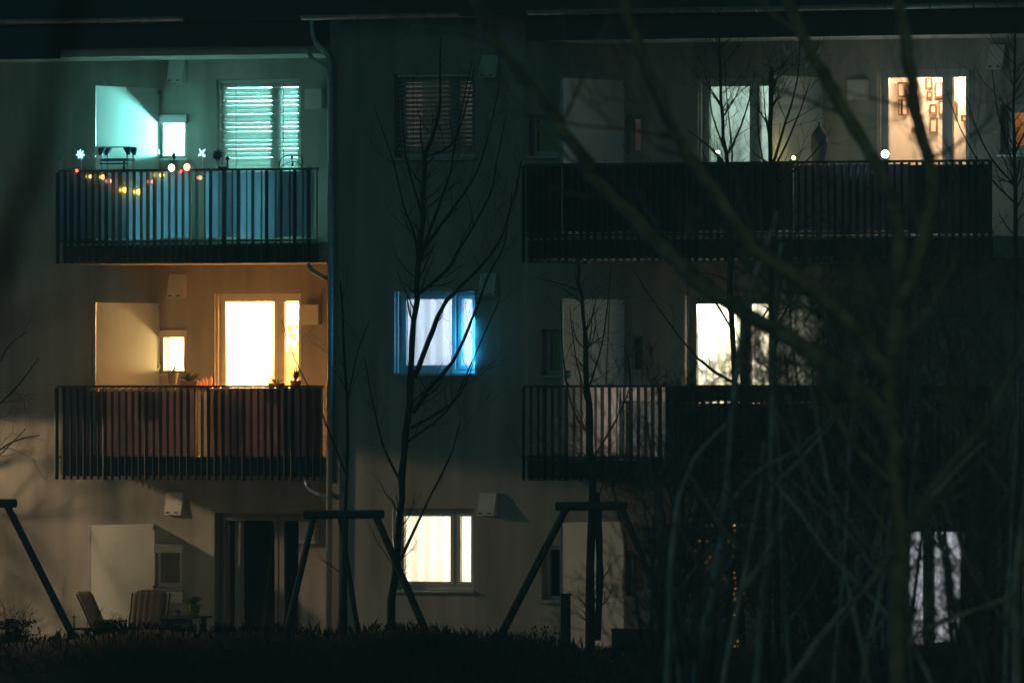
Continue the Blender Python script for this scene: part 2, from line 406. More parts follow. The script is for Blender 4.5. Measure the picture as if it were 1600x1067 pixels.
r = room(xl0 - .25, xs_l - .03, YI, YI + 2.2, Z2, zt2, roomw); room_lamp(r, (xl0 + .50, YI + .75, PZ(577, 270, YW)), 620, (1.0, .62, .24), .15)
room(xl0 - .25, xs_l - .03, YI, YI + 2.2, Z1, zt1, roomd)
XRL = XC + 1.1
r = room(xs_l + .03, XRL, YI, YI + 3.6, Z3, zt3, roomw); room_lamp(r, (PX(400, YW), YI + 1.9, Z3 + 2.3), 2900, COOL, .15)
r = room(xs_l + .03, XRL, YI, YI + 3.6, Z2, zt2, roomw); L2R = r
room_lamp(r, (PX(335, YW) + .76, YI + 1.3, Z2 + 2.2), 3000, WARM, .10)
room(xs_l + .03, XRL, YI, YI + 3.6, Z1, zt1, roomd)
# --- middle column
w3 = window('M3', 0, split=.70, fm=framew, label='window with half closed blind, dim inside'); rails(w3, 'M3', 0, frameg)
blind('M3', 0, w3, .066, .072, R(33), stop=.12)
w2 = window('M2', 0, split=.72, fm=framew, label='window glowing bluish white'); rails(w2, 'M2', 0, alu)
w1 = window('M1', 0, split=.72, fm=framew, label='window glowing warm white'); rails(w1, 'M1', 0, alu)
xm0, xm1 = PX(560, 0), PX(800, 0)
r = room(xm0, xm1, YM, YM + 3, Z3, zt3, roomw); room_lamp(r, ((xm0 + xm1) / 2, YM + 1.5, Z3 + 2.3), 3.6, (1.0, .82, .72), .12)
r = room(xm0, xm1, YM, YM + 3, Z2, zt2, roomw); room_lamp(r, ((xm0 + xm1) / 2 + .3, YM + 1.4, Z2 + 1.9), 120, BLUE, .12)
r = room(xm0, xm1, YM, YM + 3, Z1, zt1, roomw); room_lamp(r, ((xm0 + xm1) / 2 + .3, YM + 1.4, Z1 + 2.0), 160, WARM2, .12)
# --- right part
for k, nm, lb in (('R3W', 'small_window', None), ('R3S', 'small_window', 'small window faintly lit pink'), ('R2W', 'small_window', None), ('R2S', 'small_window', None),
                  ('R1W', 'small_window', None), ('R1S', 'small_window', 'small dark window beside the pale screen')):
    window(k, 0, nm, fw=.04, sw=.03, label=lb, handle=False)
xa, xb, xc, xd, xe = PX(832, 0), PX(925, 0), PX(1045, 0), PX(1300, 0), PX(1540, 0)
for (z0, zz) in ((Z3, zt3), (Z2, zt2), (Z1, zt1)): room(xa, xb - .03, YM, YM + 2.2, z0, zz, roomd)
r = room(xb + .03, xc - .03, YM, YM + 2.2, Z3, zt3, roomw); room_lamp(r, ((xb + xc) / 2, YM + 1.2, Z3 + 2.2), .9, (1.0, .66, .6), .1)
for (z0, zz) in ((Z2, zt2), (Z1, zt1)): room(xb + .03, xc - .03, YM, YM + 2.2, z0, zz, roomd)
w = window('R3D', 0, 'balcony_door', split=.66, sill=False, fm=framew, label='balcony door lit pale teal behind a thin sapling'); rails(w, 'R3D', 0, alu)
w = window('R3E', 0, 'balcony_door', split=.72, sill=False, fm=framew, label='balcony door glowing peach with framed pictures inside'); rails(w, 'R3E', 0, alu)
w = window('R3F', 0, 'window', split=.6, fm=framew, label='window with orange light and a colourful picture inside')
w = window('R2D', 0, 'balcony_door', split=.62, sill=False, fm=frameg, label='balcony door glowing cream behind blurred branches')
w = window('R1E', 0, 'terrace_door', split=.40, sill=False, fm=frameg, label='terrace door with pale curtains seen through twigs')
r = room(xc + .03, xd - .03, YM, YM + 3, Z3, zt3, roomw); room_lamp(r, (PX(1190, 0), YM + 1.5, Z3 + 2.2), 60, (.72, 1.0, .93), .12)
R3ER = room(xd + .03, xe - .03, YM, YM + 1.1, Z3, zt3, roomw); room_lamp(R3ER, (PX(1420, 0), YM + .6, Z3 + 2.4), 125, (1.0, .60, .34), .12)
r = room(xe + .03, XR - .4, YM, YM + 2.2, Z3, zt3, mat('room_orange', (.6, .35, .18), .9)); room_lamp(r, (PX(1600, 0), YM + 1.2, Z3 + 2.25), 22, (1.0, .6, .3), .12)
r = room(xc + .03, xd - .03, YM, YM + 3, Z2, zt2, roomw); room_lamp(r, (PX(1105, 0), YM + .75, Z2 + 2.25), 280, CREAM, .12)
r = room(xc + .03, xd - .03, YM, YM + 3, Z1, zt1, roomw); room_lamp(r, (PX(1150, 0), YM + 1.0, Z1 + 1.6), 220, WARM, .12)
r = room(xd + .03, XR - .4, YM, YM + 2.6, Z1, zt1, roomw); room_lamp(r, (PX(1440, 0), YM + 1.8, Z1 + 2.2), 85, (.86, .9, 1.0), .12)
# roller shutter with a few open light slots
x0, x1, z0, z1 = H['R1D']
sh = bx('roller_shutter', frameg, BLD, x0, x1, .05, .16, z1 - .12, z1 - .002, 'closed roller shutter with glinting light slots')
z = z1 - .12; i = 0
while z - .075 > z0:
    b = MB(); b.box(x0, x1, .09, .105, z - .063, z)
    a = x0 + .05; rr = random.Random(i * 7 + 3)
    cuts = []
    if rr.random() < .8:
        for c0 in (1146, 1152, 1158):
            if rr.random() < .75: cuts.append((PX(c0, .1), PX(c0 + rr.uniform(2.5, 5.5), .1)))
    if rr.random() < .3: cuts.insert(0, (PX(1086 + 7, .1), PX(1096, .1)))
    prev = x0
    for c0, c1 in cuts: b.box(prev, c0, .091, .104, z - .0755, z - .0631); prev = c1
    b.box(prev, x1, .091, .104, z - .0755, z - .0631)
    b.build('slat', frameg, sh); z -= .076; i += 1

# sheer curtains in the lit middle windows
for k, lb, tint in (('M2', 'thin white sheer curtain behind the bluish white window', (.80, .82, .88)), ('M1', 'thin cream sheer curtain behind the warm white ground window', (.86, .82, .76))):
    x0, x1, z0, z1 = H[k]; b = MB(); n = 70
    for row in (0, 1):
        for i in range(n + 1):
            x = x0 - .1 + (x1 - x0 + .7) * i / n
            b.v.append((x, YM + .14 + .030 * math.sin(x * 31) + .016 * math.sin(x * 13.3 + 1), z1 + .1 if row == 0 else z0 - .3))
    for i in range(n): b.f.append((i, i + 1, n + i + 2, n + i + 1)); b.mi.append(0)
    tag(b.build('curtain', cloth('sheer_' + k.lower(), tint, .75, var=.05, scale=2, stretch=(1.6, 1.6, .22)), smooth=True), lb, 'curtain')
# ------------------------------------------------------------------ hoods and boxes on the wall
def hood(px0, px1, py0, py1, Y, label):
    x0 = PX(px0 + 4, Y); x1 = PX(px1, Y); z1 = PZ(py0, px0, Y); z0 = PZ(py1, px0, Y); d0, d1 = .05, .14; e = .0
    b = MB(); b.hexa([(x0 - e, Y - d1, z0), (x1, Y - d1, z0), (x1, Y, z0), (x0 - e, Y, z0), (x0, Y - d0, z1), (x1, Y - d0, z1), (x1, Y, z1), (x0, Y, z1)])
    h = b.build('vent_hood', hoodm, BLD, label)
    for t in (.1, .62):
        xa_ = x0 + (x1 - x0) * t; zz = z0 + (z1 - z0) * .07; yy = Y - d1 + (d1 - d0) * .07 - .004
        bx('slot', darkslot, h, xa_, xa_ + (x1 - x0) * .2, yy - .004, yy + .01, zz, zz + .018)
for a in ((263, 291, 93, 130, YW), (263, 292, 429, 466, YW), (259, 289, 768, 804, YW), (750, 781, 87, 122, 0), (749, 778, 427, 463, 0), (748, 778, 770, 805, 0), (1544, 1572, 71, 109, 0)):
    hood(*a, None)
def wbox(px0, px1, py0, py1, Y, d=.11):
    x0, x1 = PX(px0, Y - d), PX(px1, Y - d); z1, z0 = PZ(py0, px0, Y - d), PZ(py1, px0, Y - d)
    b = MB(); b.box(x0, x1, Y - d, Y, z0, z1); o = b.build('vent_box', hoodm, BLD)
    bx('lid', hoodm, o, x0 - .006, x1 + .006, Y - d - .012, Y - d - .002, z0 - .006, z1 + .006)
for a in ((477, 502, 140, 170, YW), (472, 497, 477, 507, YW), (468, 492, 815, 848, YW), (1325, 1353, 126, 156, 0)): wbox(*a)

# ------------------------------------------------------------------ frosted partition screens
def screen(px_back, py_top, Y, floor, length=2.0, post=None, label=None, th=.016):
    X = PX(px_back, Y); zt = PZ(py_top, px_back, Y)
    o = bx('partition_screen', frost, BLD, X - th, X, Y - length, Y - .012, floor + .03, zt, label)
    for z in (zt - .06, zt - .95, floor + .3): bx('clamp', zinc, o, X - .03, X + .014, Y - .06, Y - .001, z - .03, z + .03)
    for y in (Y - length + .02,): bx('post', post or zinc, o, X - .03, X + .012, y - .035, y - .021, floor + .02, zt + (.05 if post else .0))
    return o
screen(250, 139, YW, Z3, label='frosted screen lit teal white beside the small window'); screen(250, 474, YW, Z2, label='frosted screen lit warm yellow beside the small window')
screen(242, 818, YW, Z1, label='pale frosted screen on the terrace with soft branch shadows')
screen(976, 127, 0, Z3, label='frosted screen in dim teal light'); screen(976, 468, 0, Z2, label='frosted screen behind the cat net'); screen(975, 814, 0, Z1, label='pale frosted terrace screen behind the forked trunk')
screen(1287, 122, 0, Z3, 1.75, barm, label='frosted screen with dark front post'); screen(1292, 462, 0, Z2, 1.85, barm); 

# ------------------------------------------------------------------ balconies
def bar_mesh(z0, z1):
    b = MB(); b.box(-.006, .006, -.088, .0, z0, z1); return b.mesh('baluster', barm)
def balcony(x0, x1, y, yback, floor, ztop, zmid, zbot, label, wide=None, left_closed=False):
    sl = bx('balcony', concrete, BLD, x0 + .03, x1 - .01, y + .06, yback - .002, floor - .30, floor, label)
    bx('added_dark_board', barm, sl, x0 + .04, x1 - .02, y + .03, y + .058, floor - .285, floor - .03)  # board added to keep the slab face dark behind the bars
    bx('top_rail', barm, sl, x0, x1, y - .02, y + .035, ztop - .035, ztop)
    bx('bottom_rail', barm, sl, x0, x1, y - .001, y + .025, zmid - .03, zmid)
    me = bar_mesh(zbot, ztop - .037); n = int((x1 - x0) / .1155); first = None
    for i in range(n + 1):
        x = x0 + .012 + (x1 - x0 - .024) * i / n
        o = bpy.data.objects.new('baluster', me); COL.objects.link(o); o.parent = sl
        o.location = (x, y - .002, 0); o.rotation_euler.z = random.uniform(-.18, .18) + (.5 if (wide and x > wide and i % 2) else 0)
    if left_closed or True:                  # left end returns to the wall
        bx('end_rail', barm, sl, x0 - .0, x0 + .03, y + .036, yback - .05, ztop - .035, ztop)
        k = int((yback - y) / .12)
        me2 = MB(); me2.box(0, .05, -.005, .005, zbot, ztop - .037); m2 = me2.mesh('end_bar', barm)
        for i in range(1, k):
            o = bpy.data.objects.new('baluster', m2); COL.objects.link(o); o.parent = sl; o.location = (x0, y + (yback - y) * i / k, 0)
    return sl
bl0 = PX(92, 0); bl3 = PX(497, 0); bl2 = PX(505, 0)
B3 = balcony(bl0, bl3, 0, YW, Z3, PZ(264, 300, 0), PZ(375, 300, 0), PZ(411, 300, 0), 'balcony with teal lit cloth, pinwheels and coloured lamps', PX(310, 0))
B2 = balcony(bl0 - .02, bl2, 0, YW, Z2, PZ(602, 300, 0), PZ(713, 300, 0), PZ(750, 300, 0), 'balcony with reddish cloth below an orange lit door')
for (xx, zt) in ((bl3, Z3), (bl2, Z2)): bx('balcony_floor', concrete, BLD, xx - .009, XC - .005, .07, YW - .002, zt - .30, zt)
br0, br1 = PX(819, YB), PX(1551, YB)
B3R = balcony(br0, br1, YB, 0, Z3, PZ(253, 1150, YB), PZ(364, 1150, YB), PZ(409, 1150, YB), 'long dark balcony on the top floor behind branches')
B2R = balcony(br0, br1, YB, 0, Z2, PZ(601.5, 1000, YB), PZ(713, 1000, YB), PZ(751, 1000, YB), 'long balcony with pink cloth and a cat net')

# ------------------------------------------------------------------ cloths behind the bars
def hang(name, px0, px1, py0, py1, Y, m, label, cat='cloth', amp=.012, freq=14, group=None, wav=None):
    x0, x1 = PX(px0, Y), PX(px1, Y); zt, zb = PZ(py0, px0, Y), PZ(py1, px0, Y)
    n = max(8, int((x1 - x0) / .03)); b = MB(); rr = random.Random(int(px0 * 13 + py0))
    ph = rr.random() * 6
    for row, z in enumerate((zt, (zt + zb) / 2, zb)):
        for i in range(n + 1):
            x = x0 + (x1 - x0) * i / n
            y = Y + amp * (math.sin(x * freq + ph) + .5 * math.sin(x * freq * 2.3 + ph * 2 + row)) * (0.5 + .4 * row)
            b.v.append((x, y, z + (.012 * math.sin(x * 5 + ph) if row == 2 else 0)))
    for row in range(2):
        for i in range(n):
            a = row * (n + 1) + i; b.f.append((a, a + 1, a + n + 2, a + n + 1)); b.mi.append(0)
    o = b.build(name, m, smooth=True)
    return tag(o, label, cat, group)
cw = cloth('screen_cloth', (.30, .36, .48), .45, var=.15, scale=3, stretch=(1, 1, .4), tcol=(.26, .36, .52))
cr = cloth('red_brown_cloth', (.33, .26, .34), .07, var=.2, scale=3, tcol=(.15, .125, .21))
cp = cloth('pink_cloth', (.78, .64, .70), .8, var=.10, scale=4)
cloth('grey_cloth', (.40, .44, .52), .7)
cwhite = cloth('white_cloth', (.30, .33, .44), .10, var=.08)
hang('privacy_cloth', 93, 300, 268, 374, .06, cw, 'long pale blue cloth tied behind the bars of the teal lit balcony', 'cloth')
hang('privacy_cloth', 322, 491, 269, 372, .075, cw, 'pale blue cloth behind the bars under the slatted blind', 'cloth')
hang('privacy_cloth', 97, 310, 607, 716.5, .05, cr, 'reddish brown cloth behind the bars under the warm frosted screen', 'cloth')
hang('towel', 311, 327, 605, 716.5, .05, cwhite, 'narrow pale blue towel hung between reddish cloths behind the bars', 'towel')
hang('privacy_cloth', 330, 478, 606, 716.5, .05, cr, 'reddish brown cloth behind the bars below the orange lit door', 'cloth')
hang('privacy_cloth', 480, 503, 606, 716.5, .07, cloth('navy_cloth', (.05, .06, .085), .15, var=.2, scale=3), 'narrow dark navy strip added behind the bars to hide the lit wall next to the downpipe', 'cloth')  # dark strip added to cover the lit wall between the bars
hang('privacy_cloth', 822, 902, 606, 712, YB + .06, cloth('grey_cloth', (.40, .44, .52), .7), 'grey cloth behind the bars below the cat net', 'cloth')
hang('privacy_cloth', 905, 968, 604, 710, YB + .06, cp, 'pink cloth behind the bars with a sapling in front', 'cloth')
hang('privacy_cloth', 970, 1040, 604, 627, YB + .06, cp, 'short pink cloth strip hung over the rail beside the longer pink cloth', 'cloth')
cn = cloth('navy_cloth', (.05, .06, .085), .15, var=.2, scale=3)
hang('privacy_cloth', 822, 1238, 258, 363, YB + .07, cn, 'long dark navy cloth behind the bars of the top balcony, below the dim teal screen', 'cloth')
hang('privacy_cloth', 1422, 1548, 258, 363, YB + .07, cn, 'dark navy cloth behind the bars below the peach lit door', 'cloth')
hang('privacy_cloth', 985, 1042, 630, 712, YB + .085, MATS['grey_cloth'], 'grey cloth under the short pink strip behind the bars of the lower long balcony', 'cloth')
hang('privacy_cloth', 1044, 1300, 630, 712, YB + .085, cn, 'dark navy cloth behind the bars below the cream lit door', 'cloth')
hang('privacy_cloth', 1042, 1548, 604, 628, YB + .06, cn, 'dark navy strip along the lower long rail behind the branches', 'cloth')
hang('privacy_cloth', 1240, 1420, 258, 362, YB + .06, cr, 'reddish cloth behind the bars of the long top balcony', 'cloth')
hang('curtain', 366, 380, 812, 995, YW + .27, cloth('curtain_pale', (.7, .69, .68), .4), 'pale gathered curtain at the left edge of the dark terrace door', 'curtain', amp=.03, freq=30)
hang('curtain', 1092, 1200, 128, 400, .62, cloth('sheer', (.75, .78, .76), .7, var=.05), 'sheer curtain glowing pale teal behind the balcony door', 'curtain', amp=.02, freq=20)
hang('curtain', 1206, 1226, 120, 400, .48, cloth('brown_curtain', (.55, .36, .24), .5), 'brown curtain beside the glowing teal sheer', 'curtain', amp=.03, freq=26)
hang('curtain', 1404, 1520, 824, 1040, .55, cloth('lace', (.72, .71, .74), .7, var=.05, scale=9), 'pale lace curtain behind the terrace door seen through twigs', 'curtain', amp=.045, freq=17)
for i, (a, c) in enumerate(((1108, 1136), (1152, 1164), (1180, 1196))):
    hang('curtain', a + 14, c + 14, 466, 720, .55, cloth('cream_curtain', (.8, .76, .62), .75, var=.05),
         ('widest cream curtain panel glowing at the door behind the dark branch', 'narrow cream curtain strip glowing between two dark trunks', 'cream curtain strip nearest the pale side screen')[i], 'curtain', amp=.015, freq=24, group='cream curtains in the glowing balcony door')

# ------------------------------------------------------------------ things on the upper left balcony
def pin(px, py, Y, size, m, label, litm=None, glowc=None, petals=7, seed=1):
    rr = random.Random(seed); c = P(px, py, Y); zt = PZ(264, px, Y)
    t = thing('pinwheel', label, 'pinwheel', 'pinwheels on the balcony rail', (c.x, c.y, zt - .05))
    s = MB(); s.tube([(0, 0, 0), (rr.uniform(-.01, .01), 0, c.z - zt + .05)], .007, 6); s.build('stick', framew, t)
    h = MB(); h.ball((0, -.03, c.z - zt + .05), size * .16, seg=8); h.build('hub', litm or m, t)
    b = MB(); a0 = rr.random() * 6; me = None
    for k in range(petals):
        a = a0 + 2 * math.pi * k / petals
        if me is None:
            L = size; b.poly([(0, -.012, 0), (L * .45, -.035, -L * .2), (L, -.02, L * .02), (L * .62, -.004, L * .26)]); b.poly([(0, -.012, 0), (L * .62, -.004, L * .26), (L * .3, -.045, L * .16)])
            me = b.mesh('petal', m)
        o = bpy.data.objects.new('petal', me); COL.objects.link(o); o.parent = t; o.location = (0, -.01, c.z - zt + .05); o.rotation_euler = (0, -a, 0)
    if glowc: lamp('pinwheel_light', c + Vector((0, -.09, 0)), glowc[1], glowc[0], .02)
    return t
YR = -.005
teal = mat('teal_plastic', (.15, .50, .45), .4, var=.1); navy = mat('navy_plastic', (.03, .10, .25), .4, var=.1)
ice = mat('lit_plastic', (.6, .85, .9), .4, var=0, emit=(.35, .9, 1.0), estr=.9); icec = glow('led_white', (.8, 1, 1), 9)
pin(95, 246, YR, .075, teal, 'dull teal pinwheel at the far end of the rail, unlit', seed=2)
pin(127, 241, YR, .085, ice, 'glowing cyan white pinwheel beside the dull teal one', icec, ((.5, .95, 1.0), .5), seed=3)
pin(317, 239, YR, .09, ice, 'glowing cyan white cross shaped pinwheel left of the slatted blind', icec, ((.5, .95, 1.0), .5), petals=4, seed=4)
pin(341, 242, YR, .10, navy, 'dark blue pinwheel in front of the slatted blind', petals=9, seed=5)
# party lights
bulbs = [(120, 267, (1, .10, .04), 5, .022), (268, 262.5, (1, .70, .14), 16, .046), (292, 261.5, (1, .22, .06), 15, .046), (283, 268, (1, .05, .03), 8, .02),
         (195, 297, (1, .52, .04), 9, .034), (217, 300, (1, .55, .05), 9, .034), (175, 283, (1, .38, .28), 4, .028), (239, 284, (1, .25, .15), 3, .028),
         (161, 277, (1, .5, .1), 4.5, .03), (253, 274, (1, .6, .05), 7, .032), (141, 276, (1, .6, .2), 2, .026), (313, 278, (1, .35, .15), 2.5, .028)]
st = thing('string_lights', 'string of red, amber and yellow party bulbs along the balcony bars', 'string lights', None, tuple(P(92, 268, .03)))
order = sorted(bulbs); wb = MB(); pts = []
off = st.location
for k, bb in enumerate(order):
    p = P(bb[0], bb[1] - 4, .03) - off
    if k:
        q = pts[-1]; mid = (p + q) / 2; mid.z = max(p.z, q.z) + .01; pts.append(mid)
    pts.append(p)
wb.tube([P(93, 266, .03) - off] + pts, .004, 4); wb.build('cable', darkslot, st)
for k, bb in enumerate(bulbs):
    y = -.03 if bb[1] < 272 else .032
    c = P(bb[0], bb[1], y) - off; b = MB(); b.ball(c, bb[4], seg=10, rings=7, sc=(1, 1, 1.15)); b.build('bulb', glow('bulb_%d' % k, bb[2], bb[3]), st, smooth=True)
    lamp('bulb_light', P(bb[0], bb[1], y + (.03 if y < 0 else .0)) + Vector((0, -.045, 0)), .055 * bb[3], bb[2], .02)
# added blue strip tinting the window reveal, warm fairy lights along the lower rail
x0, x1, z0, z1 = H['M2']
t = thing('added_blue_strip', 'added blue glow strip tinting the side of the bluish white window', 'light strip', None, (x1, 0, 0))
b = MB(); b.box(-.016, -.003, -.035, .012, z0 + .12, z0 + .78); b.build('strip', glow('added_blue_glow', (.03, .42, 1.0), 7), t)
for k in range(3): lamp('added_blue_light', (x1 - .055, .035, z0 + .22 + .24 * k), 9, (.03, .45, 1.0), .02)
for k in range(2): lamp('added_blue_light', (x1 - .02, -.05, z0 + .3 + .28 * k), .8, (.03, .45, 1.0), .03)
t = thing('fairy_lights', 'small warm fairy lights behind the rail below the orange lit door', 'fairy lights', None, tuple(P(330, 607, .12)))
off2 = t.location; fl = [(332, 606.5), (345, 607), (358, 606), (364, 608), (372, 606), (379, 607), (396, 606.5), (412, 607), (430, 606.5), (452, 607)]
b = MB(); b.tube([P(x, y, .12) - off2 for x, y in fl], .004, 4); b.build('cable', darkslot, t)
for x, y in fl:
    b = MB(); b.ball(P(x, y - 1.5, .12) - off2, .012, seg=8); b.build('bulb', glow('fairy', (1, .50, .14), 22), t, smooth=True)
for x in (350, 385, 430): lamp('fairy_light', P(x, 600, .25), 7.5, (1.0, .42, .09), .04)
# folding stand
blue = mat('blue_plastic', (.03, .10, .22), .45, var=.1)
x0, x1 = PX(157, .2), PX(205, .2); zt = PZ(231, 180, .2)
t = thing('folding_stand', 'folding stand with white legs and blue corner pieces on the teal lit balcony', 'stand', None, (0, 0, 0))
for x, s_ in ((x0, 1), (x1, -1)):
    for y in (.16, .34):
        b = MB(); b.tube([(x + s_ * .0, y, Z3), (x + s_ * .05, y, zt)], .012, 6); b.build('leg', framew, t)
        b = MB(); b.hexa([(x + s_ * .01, y - .02, zt - .11), (x + s_ * .04, y - .02, zt - .11), (x + s_ * .04, y + .02, zt - .11), (x + s_ * .01, y + .02, zt - .11), (x - s_ * .02, y - .025, zt - .001), (x + s_ * .11, y - .025, zt - .001), (x + s_ * .11, y + .025, zt - .001), (x - s_ * .02, y + .025, zt - .001)])
        b.build('corner_piece', blue, t)
b = MB(); b.box(x0, x1, .15, .35, zt, zt + .015); b.build('top', framew, t)
b = MB(); b.box(x0 + .02, x1 - .02, .15, .35, PZ(252, 180, .2), PZ(248, 180, .2)); b.build('shelf', blue, t)
b = MB(); b.tube([(x0 + .02, .14, PZ(256, 180, .2)), (x1 - .02, .14, PZ(256, 180, .2))], .012, 6); b.build('rung', blue, t)
# wire arch
iron = mat('black_iron', (.02, .02, .022), .5, var=0)
t = thing('wire_arch', 'black wire arch with leaf ornaments on the balcony rail by the blind', 'trellis', None, (0, 0, 0))
Ya = .05
def wire(pts, r=.006, n='wire', th=t):
    b = MB(); b.tube([P(x, y, Ya) for x, y in pts], r, 5); return b.build(n, iron, th)
wire([(435, 266), (437, 254), (440, 248), (446, 244), (456, 242.5), (468, 243), (473, 247), (473, 256), (470, 266)], .007)
wire([(438, 266), (441, 259), (447, 255), (456, 253), (466, 254), (471, 260), (472, 266)])
wire([(456, 242.5), (456, 266)], .004); wire([(447, 255), (452, 260), (456, 266), (461, 260), (466, 254)], .004)
for x, y in ((456, 246), (457, 257)):
    b = MB(); b.ball(P(x, y, Ya - .01), .028, sc=(.7, .35, 1.2)); b.build('leaf_ornament', iron, t)
b = MB(); b.tube([P(484 + 3.5 * math.cos(a), 265 + 3.5 * math.sin(a) * 1.0, Ya) for a in [math.pi + math.pi * j / 8 for j in range(9)]], .006, 5)
tag(b.build('wire_loop', iron), 'tiny black wire loop on the rail right of the wire arch', 'loop')
def ornament(px, py, Y, label, kind, name):
    c = P(px, py, Y); t = thing(name, label, 'ornament', None, tuple(c))
    if kind == 'bird':
        b = MB(); b.ball((0, 0, -.05), .05, sc=(1.5, .7, .8)); b.ball((-.07, 0, -.03), .03); b.build('body', iron, t, smooth=True)
        b = MB(); b.tube([(.06, 0, -.04), (.055, 0, .06), (.05, 0, .13)], [.018, .012, .02], 6); b.ball((.08, 0, .1), .02); b.ball((.03, 0, .09), .015); b.build('tail', iron, t)
    else:
        b = MB(); b.tube([(0, 0, -.1), (0, 0, .03)], [.028, .014], 6); b.build('body', iron, t); b = MB(); b.ball((0, 0, .05), .024); b.build('head', iron, t, smooth=True)
ornament(350, 259, .0, 'black bird shaped ornament on the rail in front of the blind', 'bird', 'rail_ornament')
ornament(194, 259, .0, 'small black figure on the rail in front of the folding stand', 'fig', 'rail_figure')
def plant(px, py, Y, h, wd, m, label, name='potted_plant', potm=None, n=14, potpx=None, seed=1, cat='plant', group=None):
    rr = random.Random(seed); c = P(px, py, Y)
    t = thing(name, label, cat, group, tuple(c))
    b = MB(); b.tube([(0, 0, 0), (0, 0, .04), (0, 0, .16), (0, 0, .165)], [wd * .30, wd * .32, wd * .42, wd * .40], 12); b.build('pot', potm or mat('terracotta', (.10, .06, .045), .8), t)
    b = MB()
    for i in range(n):
        a = rr.random() * 6.28; L = h * rr.uniform(.5, 1); sp = wd * rr.uniform(.1, .6); wdt = L * .09
        p0 = Vector((0, 0, .15)); p1 = p0 + Vector((math.cos(a) * sp * .5, math.sin(a) * sp * .5, L * .6)); p2 = p0 + Vector((math.cos(a) * sp, math.sin(a) * sp, L))
        sd = Vector((-math.sin(a), math.cos(a), .2)) * wdt
        b.poly([p0 - sd * .3, p0 + sd * .3, p1 + sd, p2, p1 - sd])
    b.build('leaves', m, t, kind='stuff'); return t
leaf = cloth('leaf_green', (.05, .13, .03), .35, var=.3); leafd = cloth('leaf_dark', (.03, .05, .025), .3, var=.3)
plant(272, 268, 1.6, .2, .16, leafd, 'small leafy plant on the sill below the glaring teal window', n=16, seed=3)
plant(270, 600, 1.3, .14, .2, leafd, 'squat pot below the glaring warm window', potm=mat('grey_pot', (.14, .13, .12), .7), n=14, seed=5)
plant(296, 612, .9, .16, .34, leafd, 'low dark bushy plant left of the orange candles', n=40, seed=6)
plant(462, 612, .7, .22, .2, leaf, 'flowering plant standing against the orange door frame', n=20, seed=8)
plant(432, 616, .35, .12, .3, leafd, 'low plant along the rail under the orange door', n=24, seed=9)
orange = mat('orange_wax', (.75, .25, .04), .5, var=.1, emit=(1, .28, .03), estr=.35)
for i, (px, h) in enumerate(((313, .08), (317.5, .105), (322, .13), (326.5, .11), (330, .145))):
    c = P(px, 603, .2); b = MB(); b.tube([(0, 0, -.02), (0, 0, h * .6), (0, 0, h * .9), (0, 0, h)], [.022, .022, .014, .003], 8)
    o = b.build('candle', orange, smooth=True); o.location = c
    tag(o, ['shortest orange candle at the outer end of the row', 'second shortest orange candle of the row', 'middle orange candle of the row on the balcony', 'orange candle next to the tallest one', 'tallest orange candle beside the black figure'][i], 'candle', 'orange candles on the rail')
ornament(334, 595, .15, 'black figure standing beside the orange candles', 'fig', 'rail_figure')
# room behind the orange door: pendant lamp, shelf, letters on the wall
pl = P(459, 490, 4.4); t = thing('pendant_lamp', 'dome pendant lamp seen through the narrow pane of the orange door', 'lamp', None, tuple(pl))
b = MB(); n = 16
b.tube([(0, 0, .10), (0, 0, .085), (0, 0, .03), (0, 0, -.06), (0, 0, -.09)], [.03, .08, .15, .20, .20], n, caps=False); b.build('lamp_shade', mat('shade_pink', (.16, .09, .06), .6), t, smooth=True)
b = MB(); b.tube([(0, 0, .1), (0, 0, Z2 + 2.7 - pl.z)], .006, 5); b.build('cord', iron, t)
b = MB(); b.ball((-.03, -.02, .17), .06, seg=10); b.build('bulb', glow('pend_bulb', (1, .8, .5), 12), t)
yb_ = YI + 1.55
def pbox(name, px0, px1, py0, py1, Y, th, m, label, cat, group=None, parts=None):
    x0, x1 = PX(px0, Y), PX(px1, Y); z1, z0 = PZ(py0, px0, Y), PZ(py1, px0, Y)
    t = thing(name, label, cat, group, ((x0 + x1) / 2, Y, z0)); w_ = (x1 - x0) / 2; h_ = z1 - z0; return t, w_, h_
t, w_, h_ = pbox('kitchen_cabinet', 449, 482, 540, 612, yb_, .3, None, 'pale kitchen cabinet with drawers behind the narrow pane of the orange door', 'cabinet')
cab = mat('cab_beige', (.26, .21, .15), .5)
bx('carcass', cab, t, -w_, w_, 0, .35, -1.0, h_); bx('drawer', cab, t, -w_ + .02, w_ - .02, -.02, -.002, h_ * .52, h_ - .03); bx('drawer', cab, t, -w_ + .02, w_ - .02, -.02, -.002, .02, h_ * .5)
for z in (h_ * .78, h_ * .3): bx('handle', iron, t, w_ * .3, w_ * .5, -.04, -.021, z, z + .03)
cols = [(.6, .06, .04), (.7, .45, .05), (.75, .7, .6), (.2, .15, .12), (.7, .3, .1), (.1, .25, .3)]
cds = [(450, 455, 507, 517), (456, 460, 504, 520), (462, 466, 508, 514), (459, 463, 521, 530), (464, 469, 505, 518), (452, 457, 520, 526), (464, 469, 531, 537)]
nm_ = ['amber', 'cream', 'red', 'dark brown', 'pale', 'yellow', 'orange']; cc = [(.30, .12, .01), (.30, .24, .16), (.25, .02, .015), (.06, .04, .03), (.3, .26, .22), (.32, .2, .02), (.3, .1, .02)]
